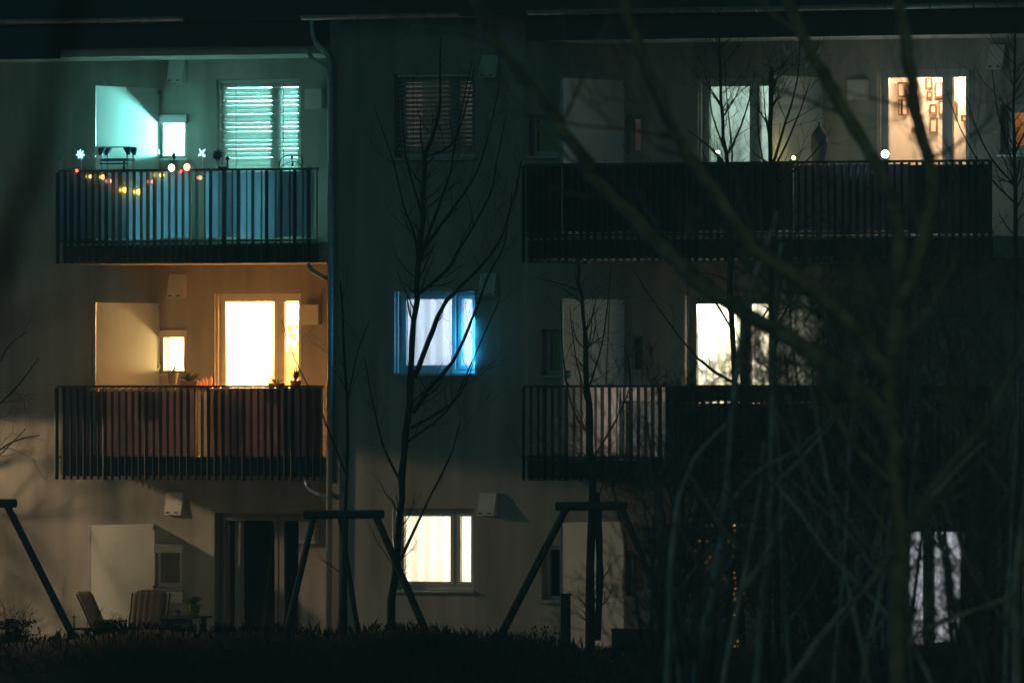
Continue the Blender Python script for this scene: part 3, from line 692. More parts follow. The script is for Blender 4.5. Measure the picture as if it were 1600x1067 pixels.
for i, (a, c, d, e) in enumerate(cds):
    x0, x1 = PX(a, yb_ + .1), PX(c, yb_ + .1); z1, z0 = PZ(d, a, yb_ + .1), PZ(e, a, yb_ + .1)
    o = MB(); o.box(x0, x1, yb_ + .1, yb_ + .112, z0, z1); o = o.build('pinned_card', mat('card_%d' % i, cc[i], .8))
    tag(o, nm_[i] + ' card pinned up behind the narrow pane of the orange door', 'card', 'cards pinned on the kitchen wall')
ox = PX(447, yb_ + .12); bx('room_divider', roomw, L2R, ox, ox + 1.2, yb_ + .12, yb_ + .2, Z2, zt2)
ltr = mat('orange_card', (.35, .10, .006), .7, var=.1)
t = thing('letter_garland', 'short row of cut out orange letters on the bright wall inside the door', 'garland', None, (0, 0, 0))
Yg = YI + 3.5; rr = random.Random(5)
for i in range(9):
    if i in (5,): continue
    px = 387 + i * 3.6
    if px > 419: break
    x0, x1 = PX(px, Yg), PX(px + 2.7, Yg); z1, z0 = PZ(540.5 + rr.uniform(0, 1.5), px, Yg), PZ(547.5, px, Yg)
    b = MB(); q = (x1 - x0) * .3
    b.box(x0, x0 + q, Yg, Yg + .01, z0, z1)
    if i % 3 == 0: b.box(x0 + q, x1, Yg, Yg + .01, z0, z0 + q); b.box(x0 + q, x1, Yg, Yg + .01, z1 - q, z1)
    elif i % 3 == 1: b.box(x1 - q, x1, Yg, Yg + .01, z0, z1); b.box(x0 + q, x1 - q, Yg, Yg + .01, (z0 + z1) / 2 - q / 2, (z0 + z1) / 2 + q / 2)
    else: b.box(x0 + q, x1, Yg, Yg + .01, z0, z0 + q)
    b.build('letter', ltr, t)
# pictures in the peach room
Yp = YM + 1.06
fr = mat('frame_wood', (.22, .10, .04), .5); pic = mat('picture_paper', (.78, .70, .62), .8, var=.08)
pcs = [(1403, 1416, 129, 152), (1418, 1430, 129, 152), (1404, 1411, 155, 181), (1409, 1420, 156, 181), (1447, 1457, 122, 139), (1449, 1457, 143, 154), (1461, 1474, 129, 153), (1475, 1489, 129, 153), (1453, 1464, 163, 178), (1481, 1494, 158, 181), (1453, 1465, 184, 208), (1467, 1477, 157, 180), (1425, 1430, 200, 209), (1502, 1512, 180, 190)]
lbl = ['dark framed picture in the upper corner by the door frame', 'picture half hidden by the trunk, top row', 'narrow picture left in the second row', 'dark framed picture right of the narrow one in the second row', 'small pale picture at the top right of the trunk', 'smallest pale picture under the top one', 'wide framed picture left of the dark hanging strip', 'framed picture right of the dark hanging strip, top row', 'square picture right of the trunk, middle height', 'framed picture right of the hanging strip, second row', 'tall picture lowest of those right of the trunk', 'narrow picture behind the hanging strip', 'tiny picture at the trunk edge, low', 'small picture near the outer door jamb']
for i, (a, c, d, e) in enumerate(pcs):
    sh_ = 0
    x0, x1 = PX(a, Yp), PX(c, Yp); z1, z0 = PZ(d, a, Yp), PZ(e, a, Yp)
    t = thing('picture_frame', lbl[i], 'picture', 'framed pictures on the peach wall', (x0, Yp, z0)); W, Hh = x1 - x0, z1 - z0; q = .022
    b = MB(); b.box(0, q, -.02, .01, 0, Hh); b.box(W - q, W, -.02, .01, 0, Hh); b.box(q, W - q, -.02, .01, 0, q); b.box(q, W - q, -.02, .01, Hh - q, Hh); b.build('frame', fr, t)
    bx('print', pic, t, q, W - q, -.006, .006, q, Hh - q)
t = thing('hanging_strip', 'dark cord with small black clips hanging in the peach lit door', 'decoration', None, (0, 0, 0)); Yh = .45
b = MB(); b.tube([P(1475, 112, Yh), P(1475, 252, Yh)], .004, 4); b.build('cord', iron, t)
for y in (138, 163, 190, 206, 219, 246):
    c = P(1475, y, Yh); bx('clip', iron, t, c.x - .014, c.x + .014, c.y - .01, c.y + .01, c.z - .024, c.z + .024)
c = P(1588, 195, YM + 1.9)
t = thing('painting', 'colourful orange and yellow painting behind the outermost window', 'painting', None, (PX(1580, YM + 1.9), YM + 1.9, PZ(222, 1585, YM + 1.9)))
bx('canvas', mat('paint_mix', (.65, .22, .05), .6, var=.6, scale=5), t, 0, .8, 0, .03, 0, .45); bx('yellow_stripe', mat('paint_yellow', (.8, .65, .05), .6), t, 0, .8, -.004, -.001, .28, .36)
# top right balcony: lights, parasol
def star(px, py, Y, r, col, s, label, p):
    c = P(px, py, Y); t = thing('rail_light', label, 'light', None, tuple(c))
    b = MB(); b.ball((0, 0, 0), r, seg=10, rings=7); b.build('bulb', glow('rl%d' % int(px), col, s), t, smooth=True)
    b = MB(); b.tube([(0, 0, -r), (0, 0, -r - .12)], [r * .5, r * .4], 6); b.build('holder', iron, t)
    lamp('rail_light_glow', c + Vector((0, .0, r + .05)), p, col, .03)
star(1383, 241, YB + .2, .055, (.55, .92, 1.0), 30, 'bright blue white light on the rail beside the peach lit door', 9)
star(1240, 247, YB + .5, .03, (1, .8, .15), 10, 'small yellow light low in front of the frosted screen', 2.5)
star(1121.5, 238, YB + .3, .028, (.8, 1, .95), 14, 'small white lamp on the rail before the teal door', .7)
t = thing('parasol', 'closed dark blue parasol standing behind the top rail by the frosted screen', 'parasol', None, tuple(P(1280, 252, -1.2)))
dk = mat('navy_fabric', (.02, .03, .06), .85, var=.3)
b = MB(); b.tube([(0, 0, -1.1), (0, 0, .05), (.01, 0, .18), (0, 0, .36), (0, 0, .44), (0, 0, .50)], [.05, .10, .13, .12, .07, .02], 10); b.build('canopy', dk, t, smooth=True)
b = MB(); b.tube([(0, 0, -1.15), (0, 0, .56)], .016, 6); b.build('pole', iron, t)
def lamp_bracket(pts, label):
    b = MB(); b.tube([P(x, y, -.05) for x, y in pts], .03, 8); o = b.build('drain_pipe', zinc, BLD, smooth=True)
lamp_bracket([(1222, 66), (1224, 76), (1231, 84)], ''); lamp_bracket([(1283, 66), (1281, 78), (1274, 84), (1266, 96), (1259, 104), (1259, 122)], '')
# cat net
netm = mat('net_cord', (.26, .27, .2), .6, var=0)
t = thing('cat_net', 'fine cat net strung between rail and ceiling of the lower long balcony', 'net', None, (0, 0, 0))
Yn = YB + .03; nx0, nx1 = PX(823, Yn), PX(1075, Yn); nz0, nz1 = PZ(601, 900, Yn), PZ(411, 900, Yn) - .02
b = MB(); x = nx0; 
while x < nx1: b.tube([(x, Yn, nz0), (x + .004, Yn + .01, (nz0 + nz1) / 2), (x, Yn, nz1)], .0013, 3, caps=False); x += .036
z = nz0
while z < nz1: b.tube([(nx0, Yn + .004, z), ((nx0 + nx1) / 2, Yn + .004, z - .01), (nx1, Yn + .004, z)], .0013, 3, caps=False); z += .036
b.build('mesh', netm, t, kind='stuff')
pale = mat('pole_pale', (.6, .52, .42), .4)
for px, m in ((823.5, pale), (951, mat('pole_green', (.25, .3, .06), .5)), (1075, barm)):
    b = MB(); b.tube([P(px + (4 if px == 951 else 0), 411, Yn), P(px - (4 if px == 951 else 0), 601, Yn)], .018 if px < 900 else .01, 8); b.build('pole', m, t)
pb = P(885, 584, -1.9)
tag(bx('cat_toy', mat('toy_blue', (.03, .25, .4), .6), None, pb.x - .05, pb.x + .05, pb.y - .04, pb.y + .04, pb.z - .07, pb.z + .05), 'small bright blue bag at the foot of the netted screen', 'bag')

# ------------------------------------------------------------------ garden: chairs, table, fence, timber frames
YG = -1.1
stripe = bpy.data.materials.new('striped_fabric'); stripe.use_nodes = True; n_ = stripe.node_tree; bs = n_.nodes['Principled BSDF']; bs.inputs['Roughness'].default_value = .9
tc = n_.nodes.new('ShaderNodeTexCoord'); wv = n_.nodes.new('ShaderNodeTexWave'); wv.bands_direction = 'X'; wv.inputs['Scale'].default_value = 2.75; wv.inputs['Distortion'].default_value = .15
rp = n_.nodes.new('ShaderNodeValToRGB'); rp.color_ramp.interpolation = 'CONSTANT'
e_ = rp.color_ramp.elements; e_[0].position = 0; e_[0].color = (.045, .02, .014, 1); e_[1].position = .62; e_[1].color = (.085, .072, .06, 1); q = e_.new(.3); q.color = (.022, .017, .014, 1)
n_.links.new(tc.outputs['Object'], wv.inputs[0]); n_.links.new(wv.outputs[0], rp.inputs[0]); n_.links.new(rp.outputs[0], bs.inputs[0])
chairm = mat('dark_chair', (.012, .012, .011), .7, var=.2); whitep = mat('white_tube', (.5, .48, .45), .4)
def recliner(px, pytop, label, rot, lean, cushion, stripes, Y, wd=.6, arms=True):
    c = P(px, 1055, Y); zt = PZ(pytop, px, Y); t = thing('garden_chair', label, 'chair', 'garden chairs on the terrace', (c.x, Y, .03)); t.rotation_euler = (0, 0, rot)
    H_ = zt - .45; nseg = 9; lat = 7
    # cushion back: rounded slab with channels
    b = MB(); W = wd
    def pt(u, v, k):                     # u across -1..1, v up 0..1, k front/back
        rnd = 1.0 - max(0, (v - .86) / .14) ** 2 * .16
        bul = .035 * (1 - abs(u) ** 4) + (.012 * abs(math.sin(u * math.pi * 3.0)))
        return Vector((u * W / 2 * rnd, .05 + lean * v + (bul if k else -bul), .42 + H_ * v - (abs(u) ** 3) * .03 * (v > .95)))
    rows, cs = 12, 18
    for k in (0, 1):
        base = len(b.v)
        for i in range(rows + 1):
            for j in range(cs + 1): b.v.append(pt(-1 + 2 * j / cs, i / rows, k))
        for i in range(rows):
            for j in range(cs):
                a = base + i * (cs + 1) + j; f = (a, a + 1, a + cs + 2, a + cs + 1); b.f.append(f if k == 0 else f[::-1]); b.mi.append(0)
    nn = (rows + 1) * (cs + 1)
    for j in range(cs): a = rows * (cs + 1) + j; b.f.append((a, a + 1, nn + a + 1, nn + a)); b.mi.append(0)
    for i in range(rows):
        for j in (0, cs): a = i * (cs + 1) + j; b.f.append((a, a + cs + 1, nn + a + cs + 1, nn + a)); b.mi.append(0)
    b.build('backrest', cushion, t, smooth=True)
    b = MB(); b.box(-W / 2, W / 2, -.5, .05, .36, .44); b.build('seat', cushion, t)
    for s in (-1, 1):
        x = s * (W / 2 + .03)
        b = MB(); b.tube([(x, .05 + lean * 1, .42 + H_ * .94), (x, .05, .40), (x, -.5, .40)], .014, 6); b.build('side_frame', chairm, t)
        b = MB(); b.tube([(x, .12, 0), (x, -.35, .6)], .014, 6); b.build('leg', whitep, t)
        b = MB(); b.tube([(x, -.48, 0), (x, .1, .6)], .014, 6); b.build('leg', whitep, t)
        if arms: b = MB(); b.box(x - .025, x + .025, -.45, .16, .6, .635); b.build('armrest', chairm, t)
    return t
recliner(231, 921, 'high backed garden chair with brown and cream striped cushion', R(175), -.14, stripe, True, YG, .60)
recliner(160, 923, 'dark plain garden chair turned sideways beside the striped one', R(-38), -.34, chairm, False, YG - .25, .52)
c = P(287, 1055, YG + .15); zt = PZ(962, 287, YG + .15)
t = thing('garden_table', 'dark slatted garden table beside the striped chair', 'table', None, (c.x, YG + .15, .03))
for i in range(6): bx('slat', chairm, t, -.32, .32, -.3 + .1 * i, -.215 + .1 * i, zt - .06, zt - .03)
for x in (-.22, .22):
    for y in (-.22, .22): bx('leg', chairm, t, x - .03, x + .03, y - .03, y + .03, 0, zt - .06)
bx('apron', chairm, t, -.25, .25, -.26, -.24, zt - .16, zt - .062)
plant(303, 962, YG + .2, .16, .24, leaf, 'bright green grassy plant in a pot at the edge of the garden table', potm=mat('green_pot', (.10, .2, .03), .5), n=46, seed=12)
c = P(268, 958, YG); b = MB(); b.tube([(0, 0, 0), (0, 0, .1)], .035, 10); o = b.build('candle_jar', mat('jar_grey', (.2, .2, .17), .3)); o.location = c + Vector((0, .2, -.05)); tag(o, 'small grey jar on the garden table behind the striped chair', 'jar')
c = P(258, 1040, YW - .35)
b = MB(); b.box(-.08, .08, -.08, .08, 0, .82); b.box(-.15, .15, -.15, .15, .821, .85); o = b.build('plant_pedestal', mat('pale_wood', (.45, .36, .25), .7, stretch=(1, 1, .2))); o.location = (c.x, c.y, .03); tag(o, 'pale wooden pedestal below the small dark window', 'pedestal')
# chain link fence in front of the terrace, left
t = thing('chain_link_fence', 'low chain link fence with thin posts in front of the warm lit wall', 'fence', None, (0, 0, 0)); Yf = -.55
fx0, fx1 = PX(-60, Yf), PX(232, Yf); fz0, fz1 = .1, PZ(967, 150, Yf); b = MB(); s = .075
k = int((fx1 - fx0) / s); hh = fz1 - fz0
for i in range(-int(hh / s) - 1, k + 1):
    for sg in (1, -1):
        pts = [];
        for j in range(0, int(hh / s) + 2):
            z = fz0 + min(j * s, hh); x = fx0 + i * s + (z - fz0) * sg + (hh if sg < 0 else 0)
            if fx0 <= x <= fx1: pts.append((x, Yf + (.004 if j % 2 else -.004), z))
        if len(pts) > 1: b.tube(pts, .0022, 3, caps=False)
b.build('wire_mesh', zinc, t, kind='stuff')
b = MB(); b.tube([(fx0, Yf, fz1), (fx1, Yf, fz1)], .004, 4); b.build('top_wire', zinc, t)
for x in (fx0 + .4, fx0 + 1.9, fx1): b = MB(); b.tube([(x, Yf + .03, 0), (x, Yf + .03, fz1 + .05)], .02, 8); b.build('post', mat('green_post', (.03, .06, .04), .5), t)
# timber frames
def frame(pts_beam, legs, Y, label, depth_=2.2):
    a, c = P(*pts_beam[0], Y), P(*pts_beam[1], Y)
    t = thing('timber_frame', label, 'frame', 'timber frames along the garden', (0, 0, 0))
    b = MB(); b.tube([a, c], .063, 10); b.build('beam', timber, t, smooth=False)
    for (p, q, r) in legs:
        b = MB(); pa = P(*p, Y); pq = P(*q, Y); d = (pq - pa); k = (pa.z - terrain(pa.x, Y) + .2) / max(.01, (pa.z - pq.z)); b.tube([pa, pa + d * k], [r * .82, r * .9], 8); b.build('leg', timber, t)
    return t
YS = -6.0
frame([(-105, 787), (24, 786)], [((11, 789), (115, 996), .066), ((-92, 790), (-190, 996), .066)], YS, 'dark timber frame with a slanting leg before the warm lit wall')
frame([(477, 804), (598, 803)], [((490, 808), (448, 985), .058), ((588, 808), (668, 992), .066), ((531, 808), (560, 990), .045), ((540, 808), (533, 990), .06)], YS + .5, 'dark timber frame in front of the downpipe and the warm white window')
frame([(870, 791), (978, 790)], [((884, 795), (798, 962), .068), ((972, 795), (1040, 962), .06)], YS, 'dark timber frame across the pale terrace screen')
for px, pt_, wpx, lab in ((884, 930, 9, 'short dark post at the lower corner of the pale terrace screen'), (990, 985, 60, 'dark low box at the foot of the timber frame')):
    c = P(px, 1040, -4.5); z1 = PZ(pt_, px, -4.5); h = wpx / 107 / 2 / .89
    b = MB(); b.box(-h, h, -.06, .06, -.1, z1); b.box(-h - .01, h + .01, -.07, .07, z1 + .001, z1 + .03)
    o = b.build('garden_post' if wpx < 20 else 'planter_box', timber); o.location = (c.x, -4.5, 0); tag(o, lab, 'post' if wpx < 20 else 'box')

# ------------------------------------------------------------------ street lamps standing outside the view
def street_lamp(loc, h, power, col, label, size=166, aim=0):
    t = thing('street_lamp', label, 'street lamp', 'street lamps', loc)
    b = MB(); b.tube([(0, 0, 0), (0, 0, h + .1)], [.06, .045], 10); b.build('pole', zinc, t)
    b = MB(); b.tube([(0, 0, .0), (0, 0, .35)], [.09, .08], 10); b.build('base', zinc, t)
    b = MB(); b.hexa([(.0, -.14, h + .06), (.55, -.14, h + .06), (.55, .14, h + .06), (0, .14, h + .06), (.05, -.09, h + .17), (.5, -.09, h + .17), (.5, .09, h + .17), (.05, .09, h + .17)]); b.build('head', barm, t)
    b = MB(); b.box(.12, .48, -.1, .1, h + .045, h + .058); b.build('lens', glow('lamp_lens', col, 6), t)
    l = lamp('street_light', (loc[0] + .3, loc[1], loc[2] + h), power, col, .2, 'SPOT' if size < 180 else 'POINT')
    if size < 180: l.data.spot_size = R(size); l.data.spot_blend = .03
    return t
street_lamp((-11.9, -3.2, 0), 4.4, 1450, (1.0, .66, .38), 'street lamp beside the building with a flat dark head', 168)
q = Pd(800, HY, 60) + RV * 6.5; q.z = terrain(q.x, q.y)
street_lamp(tuple(q), 7.0, 1900, (.80, 1.0, .74), 'street lamp near the thicket with a flat dark head', 180)
q = Pd(800, HY, 84) - RV * 9.5; q.z = terrain(q.x, q.y)
street_lamp(tuple(q), 6.0, 900, (.16, .55, 1.0), 'cold blue street lamp on the other side of the garden', 180)

# ------------------------------------------------------------------ trees
def grow(mb, p, d, L, r, lev, rng, up=.05, wob=.16, nch=3, minr=.0022, sides=4):
    n = 5 if lev > 0 else 4; pts = [p.copy()]; rs = [r]; dirs = [d]
    for i in range(n):
        d = (d + Vector((rng.gauss(0, wob), rng.gauss(0, wob), rng.gauss(0, wob) + up))).normalized()
        p = p + d * (L / n); pts.append(p.copy()); rs.append(max(minr, r * (1 - .8 * (i + 1) / n))); dirs.append(d)
    mb.tube(pts, rs, sides if r > .006 else 3, caps=False)
    if lev <= 0: return
    for k in range(nch + rng.randint(0, 2)):
        t = rng.uniform(.2, .98); i = min(n - 1, int(t * n)); f = t * n - i
        q = pts[i].lerp(pts[i + 1], f); base = dirs[i + 1]
        ax = base.orthogonal().normalized(); ax.rotate(Matrix.Rotation(rng.random() * 6.28, 3, base))
        nd = (base + ax * rng.uniform(.5, 1.0)).normalized()
        grow(mb, q, nd, L * rng.uniform(.32, .62), max(minr, rs[i] * .55), lev - 1, rng, up, wob, nch, minr, sides)
def tree(name, label, limbs, D=None, Y=None, bk=None, seed=1, twl=(.5, 1.1), density=3.5, lev=2, group=None, cat='tree', up=.07, smoothn=3, minr=.0022, ground=True, nch=3, drift=.5, trw=None, tstart=.15):
    """limbs: list of (pixel points, r0 px, r1 px); first is the trunk. All stand at distance D or on plane Y with a depth drift of their own."""
    rng = random.Random(seed); bk = bk or bark
    t = thing(name, label, cat, group)
    tw = MB(); first = True; t0 = None
    for li, (pts, r0, r1) in enumerate(limbs):
        dr = rng.uniform(-drift, drift) if li else 0
        W = []
        for i, (x, y) in enumerate(pts):
            q = Pd(x, y, D + dr * i) if D else P(x, y, Y + dr * i * .5)
            W.append(q)
        if first and ground:
            g0 = W[0]; gz = terrain(g0.x, g0.y) - .1
            if g0.z > gz: W.insert(0, Vector((g0.x, g0.y, gz)))
        ppm = FPX / depth(W[-1])
        # Catmull-Rom
        C = []
        for i in range(len(W) - 1):
            a, b_, c_, d_ = W[max(0, i - 1)], W[i], W[i + 1], W[min(len(W) - 1, i + 2)]
            for k in range(smoothn):
                s = k / smoothn
                C.append(.5 * ((2 * b_) + (c_ - a) * s + (2 * a - 5 * b_ + 4 * c_ - d_) * s * s + (3 * b_ - a - 3 * c_ + d_) * s ** 3))
        C.append(W[-1]); n = len(C)
        jit = r0 / ppm * (.15 if D else .15)
        C = [p + Vector((rng.gauss(0, jit), rng.gauss(0, jit), 0)) if 0 < i < n - 1 else p for i, p in enumerate(C)]
        rs = [(r0 + (r1 - r0) * i / (n - 1)) / ppm * rng.uniform(.88, 1.16) for i in range(n)]
        m = MB(); m.tube(C, rs, 8); m.build('trunk' if first else 'branch', bk, t, smooth=True)
        first = False
        Lt = sum((C[i + 1] - C[i]).length for i in range(n - 1))
        for k in range(int(Lt * density)):
            i = rng.randint(int(n * (tstart if li == 0 else .05)), n - 2); base = (C[i + 1] - C[i]).normalized(); q = C[i].lerp(C[i + 1], rng.random())
            ax = base.orthogonal().normalized(); ax.rotate(Matrix.Rotation(rng.random() * 6.28, 3, base))
            nd = (base * .8 + ax * rng.uniform(.5, 1.1)).normalized()
            grow(tw, q, nd, rng.uniform(*twl), max(minr, min(rs[i] * .4, .014)), lev, rng, up, .14, nch, minr)
    if tw.f: tw.build('twigs', bark if bk is barkp else bk, t, kind='stuff')
    return t
tree('bare_tree', 'bare young tree in front of the middle windows with long upright branches', [
    ([(608, 1010), (616, 900), (626, 780), (634, 680), (642, 600), (647, 500), (653, 420), (659, 360), (661, 300), (663, 246)], 7.0, 3.4),
    ([(663, 246), (680, 204), (687, 156), (689, 60)], 3.8, 1.2), ([(663, 250), (658, 220), (657, 190)], 2.4, .8),
    ([(654, 415), (672, 360), (704, 270), (710, 228), (737, 99)], 3.0, .9), ([(656, 400), (690, 350), (716, 315), (752, 252), (782, 126)], 3.2, .9),
    ([(647, 590), (668, 536), (692, 479), (716, 452), (749, 419), (779, 380), (800, 320), (815, 252)], 4.6, .9),
    ([(646, 644), (668, 611), (707, 566), (737, 500), (764, 431), (788, 380), (800, 300)], 3.6, .8), ([(643, 668), (686, 644), (719, 617), (742, 560)], 2.4, .7),
    ([(652, 440), (650, 378), (629, 318), (614, 252), (584, 165)], 2.6, .7), ([(660, 340), (640, 270), (632, 228), (628, 150)], 2.0, .7),
    ([(656, 458), (698, 422), (725, 378), (764, 309), (776, 252), (791, 180)], 3.0, .8), ([(629, 760), (600, 700), (585, 640), (570, 560)], 2.2, .7),
    ([(664, 246), (704, 228), (725, 180), (740, 110)], 2.0, .7), ([(636, 690), (700, 640), (740, 560), (780, 470)], 2.2, .7), ([(618, 890), (660, 800), (700, 720), (720, 660)], 2.6, .7)],
    Y=-4, seed=11, twl=(.3, .9), density=3.0, lev=1, up=.12, drift=.25)
tree('slim_sapling', 'slim bare sapling standing beside the downpipe', [([(539, 1010), (540, 800), (542, 660), (536, 520), (532, 440)], 4.5, 1.2), ([(541, 640), (556, 560), (578, 500)], 1.6, .6), ([(540, 740), (500, 640), (460, 560), (440, 500)], 1.6, .6)],
    Y=-4.6, seed=12, twl=(.3, .8), density=2.2, lev=1, drift=.2, tstart=.3)
tree('forked_tree', 'thin tree with a dark straight trunk in front of the pale terrace screen', [([(921, 1010), (923, 880), (925, 760), (922, 690), (918, 600), (914, 520), (905, 440), (902, 400)], 9, 1.6),
    ([(934, 1000), (936, 900), (936, 820), (930, 770)], 6, 5), ([(922, 680), (895, 640), (880, 560), (876, 470)], 2, .7), ([(924, 720), (960, 660), (985, 600), (975, 540)], 2, .7), ([(919, 610), (940, 540), (950, 470), (954, 420)], 1.6, .6), ([(920, 640), (900, 560), (890, 480)], 1.4, .6)],
    Y=-4.2, seed=13, twl=(.3, .8), density=3.2, lev=1, drift=.2, tstart=.4)
tree('upright_sapling', 'upright bare sapling silhouetted against the teal lit balcony door', [([(1160, 1010), (1152, 760), (1146, 560), (1140, 400), (1136, 270), (1130, 190), (1124, 90), (1122, 40)], 7, 1.4),
    ([(1137, 240), (1150, 215), (1170, 160), (1180, 110)], 2.2, .6), ([(1140, 270), (1115, 235), (1075, 205)], 2.2, .7), ([(1138, 250), (1113, 180), (1108, 120)], 1.6, .6), ([(1131, 170), (1108, 135), (1100, 110)], 1.5, .6), ([(1139, 300), (1144, 240), (1135, 150), (1133, 90)], 1.7, .6),
    ([(1146, 520), (1110, 460), (1060, 400), (1010, 330)], 2.2, .8), ([(1150, 600), (1090, 560), (1020, 470), (990, 420)], 2.4, .8), ([(1146, 560), (1190, 500), (1230, 420), (1250, 330)], 2.2, .8)],
    Y=-5, seed=14, twl=(.35, .8), density=3.4, lev=1, drift=.2, tstart=.45)
tree('bushy_sapling', 'many stemmed bare sapling in front of the greenish frosted screen', [([(1215, 1010), (1210, 700), (1207, 500), (1204, 330), (1205, 200), (1206, 105)], 5.5, 3.0),
    ([(1206, 262), (1228, 190), (1247, 120), (1250, 60)], 2.6, .7), ([(1207, 270), (1240, 200), (1265, 130)], 2.2, .7), ([(1206, 300), (1186, 220), (1184, 130)], 1.8, .6), ([(1206, 240), (1196, 180), (1192, 120)], 1.4, .6), ([(1208, 290), (1262, 250), (1300, 200)], 1.8, .6), ([(1208, 520), (1240, 460), (1256, 400)], 2, .7)],
    Y=-6.5, seed=15, twl=(.35, .8), density=3.0, lev=1, drift=.2, tstart=.45)
tree('rightmost_sapling', 'bare sapling with curved twigs before the orange lit outermost window', [([(1592, 1010), (1590, 600), (1586, 300), (1584, 180), (1586, 40)], 6, 1.6), ([(1586, 290), (1550, 250), (1525, 200), (1510, 150)], 2, .6), ([(1586, 270), (1560, 180), (1550, 110)], 1.8, .6), ([(1588, 320), (1540, 270), (1500, 200), (1478, 140)], 1.7, .6), ([(1586, 240), (1610, 180), (1620, 90)], 1.8, .6)],
    Y=-5, seed=16, twl=(.35, .9), density=4, lev=1, drift=.2, tstart=.5)
tree('leaning_tree', 'bare tree at the edge of the warm lit wall with drooping twigs', [([(-110, 1010), (-95, 860), (-80, 760), (-70, 660), (-60, 540)], 9, 4), ([(-88, 800), (-20, 720), (20, 690), (62, 680)], 2.6, .7), ([(-76, 700), (-10, 640), (30, 600), (60, 560)], 2.6, .7), ([(-84, 760), (-30, 740), (10, 700), (40, 670)], 2, .7), ([(-70, 640), (-20, 600), (10, 545), (40, 520)], 2, .7)],
    Y=-3, seed=17, twl=(.4, 1.0), density=2.2, lev=1, drift=.2)
for i, (x, y, s_) in enumerate(((-10.9, -1.6, 21), (-10.6, .4, 22), (-10.0, -.9, 23))):
    a, c = (x, y, 0), None; rng = random.Random(s_); t = thing('lamp_side_tree', ['bare tree nearest the street lamp beside the building', 'bare tree second from the street lamp beside the building', 'bare tree farthest from the street lamp, near the wall'][i], 'tree', 'trees beside the street lamp', (x, y, 0))
    m = MB(); m.tube([(0, 0, -.1), (.05, 0, 1.2), (0, .05, 2.4), (.05, 0, 3.8)], [.07, .06, .05, .03], 8); m.build('trunk', bark, t, smooth=True); tw = MB()
    for k in range(20): grow(tw, Vector((0, 0, rng.uniform(.4, 3.6))), Vector((rng.gauss(0, 1), rng.gauss(0, 1), .9)).normalized(), rng.uniform(.7, 1.7), .03, 2, rng, .06, minr=.006)
    tw.build('twigs', bark, t, kind='stuff')
# large out of focus trees near the camera
tree('large_tree', 'large blurred tree with long arching limbs crossing the long balconies', [
    ([(1402, 1150), (1400, 1000), (1404, 860), (1398, 740), (1390, 640), (1392, 560), (1404, 480)], 15, 10),
    ([(1398, 660), (1340, 610), (1280, 560), (1220, 520), (1160, 488), (1105, 450), (1060, 408), (1000, 350), (940, 288), (870, 190), (815, 118), (765, 55), (720, -60)], 15, 8.5),
    ([(1392, 590), (1330, 510), (1250, 440), (1180, 388), (1110, 290), (1055, 210), (1012, 118), (975, 5), (965, -60)], 12, 6.5),
    ([(1394, 560), (1405, 450), (1392, 310), (1345, 215), (1285, 115), (1228, 0), (1210, -60)], 13, 9.5),
    ([(1404, 480), (1440, 380), (1458, 280), (1440, 215), (1420, 110), (1404, -20), (1400, -80)], 12, 9),
    ([(1404, 860), (1440, 790), (1480, 730), (1540, 660), (1590, 560), (1640, 480)], 7, 3.5), ([(1399, 760), (1340, 700), (1300, 640), (1270, 590)], 5, 2.5)],
    D=78, bk=barkg, seed=31, twl=(.4, 1.3), density=2.6, lev=2, drift=.35, minr=.003, smoothn=6)
spec = [
 ('grey_trunk', 'blurred pale grey trunk leaning in front of the long lower balcony', [([(1080, 1150), (1095, 1000), (1115, 920), (1133, 800), (1140, 690), (1150, 600), (1166, 500), (1190, 410), (1215, 330)], 9, 4), ([(1133, 800), (1180, 740), (1250, 700), (1310, 640)], 4, 2), ([(1118, 920), (1080, 860), (1052, 800)], 4, 2)], 92),
 ('grey_trunk', 'blurred straight grey trunk right of the leaning one', [([(1175, 1150), (1190, 960), (1200, 860), (1205, 760), (1206, 620), (1212, 480), (1222, 380)], 8, 4), ([(1205, 760), (1240, 730), (1275, 690), (1320, 640)], 5, 2)], 95),
 ('grey_trunk', 'blurred thin trunk bending over right of the timber frame', [([(1040, 1150), (1046, 960), (1053, 830), (1066, 760), (1098, 700), (1140, 660)], 7, 3)], 88),
 ('grey_trunk', 'blurred trunk at the outer edge of the thicket', [([(1592, 1150), (1586, 980), (1590, 880), (1605, 760), (1612, 600)], 8, 4), ([(1590, 930), (1530, 950), (1440, 985), (1420, 1010)], 5, 3)], 84),
 ('grey_trunk', 'blurred stem slanting across the lower thicket', [([(1190, 1150), (1235, 1060), (1300, 975), (1370, 895), (1400, 850), (1470, 760), (1540, 690)], 6.5, 3)], 82),
 ('grey_trunk', 'blurred stem slanting the other way behind the pale terrace curtain', [([(1480, 1150), (1440, 1030), (1370, 940), (1300, 870), (1250, 800), (1200, 740)], 6, 3)], 90),
 ('grey_trunk', 'blurred slim stem rising behind the large tree', [([(1430, 1150), (1418, 900), (1425, 760), (1436, 640), (1428, 520), (1440, 380)], 6, 3)], 96)]
for i, (nm, lab, limbs, D) in enumerate(spec):
    tree(nm, lab, limbs, D=D, bk=barkp, seed=50 + i, twl=(.4, 1.2), density=1.6, lev=2, group='thicket trees', drift=.3, minr=.003)
rngs = random.Random(19)
slabs = ['pale slim sapling stem crossing low before the roller shutter', 'pale slim sapling between the two straight grey trunks', 'pale sapling with tangled twigs under the long top balcony', 'pale sapling leaning towards the large tree', 'pale twiggy sapling just beside the large trunk', 'pale sapling before the pale terrace curtain', 'pale sapling beyond the terrace curtain', 'outermost pale sapling of the thicket', 'low forked pale sapling near the planter box']
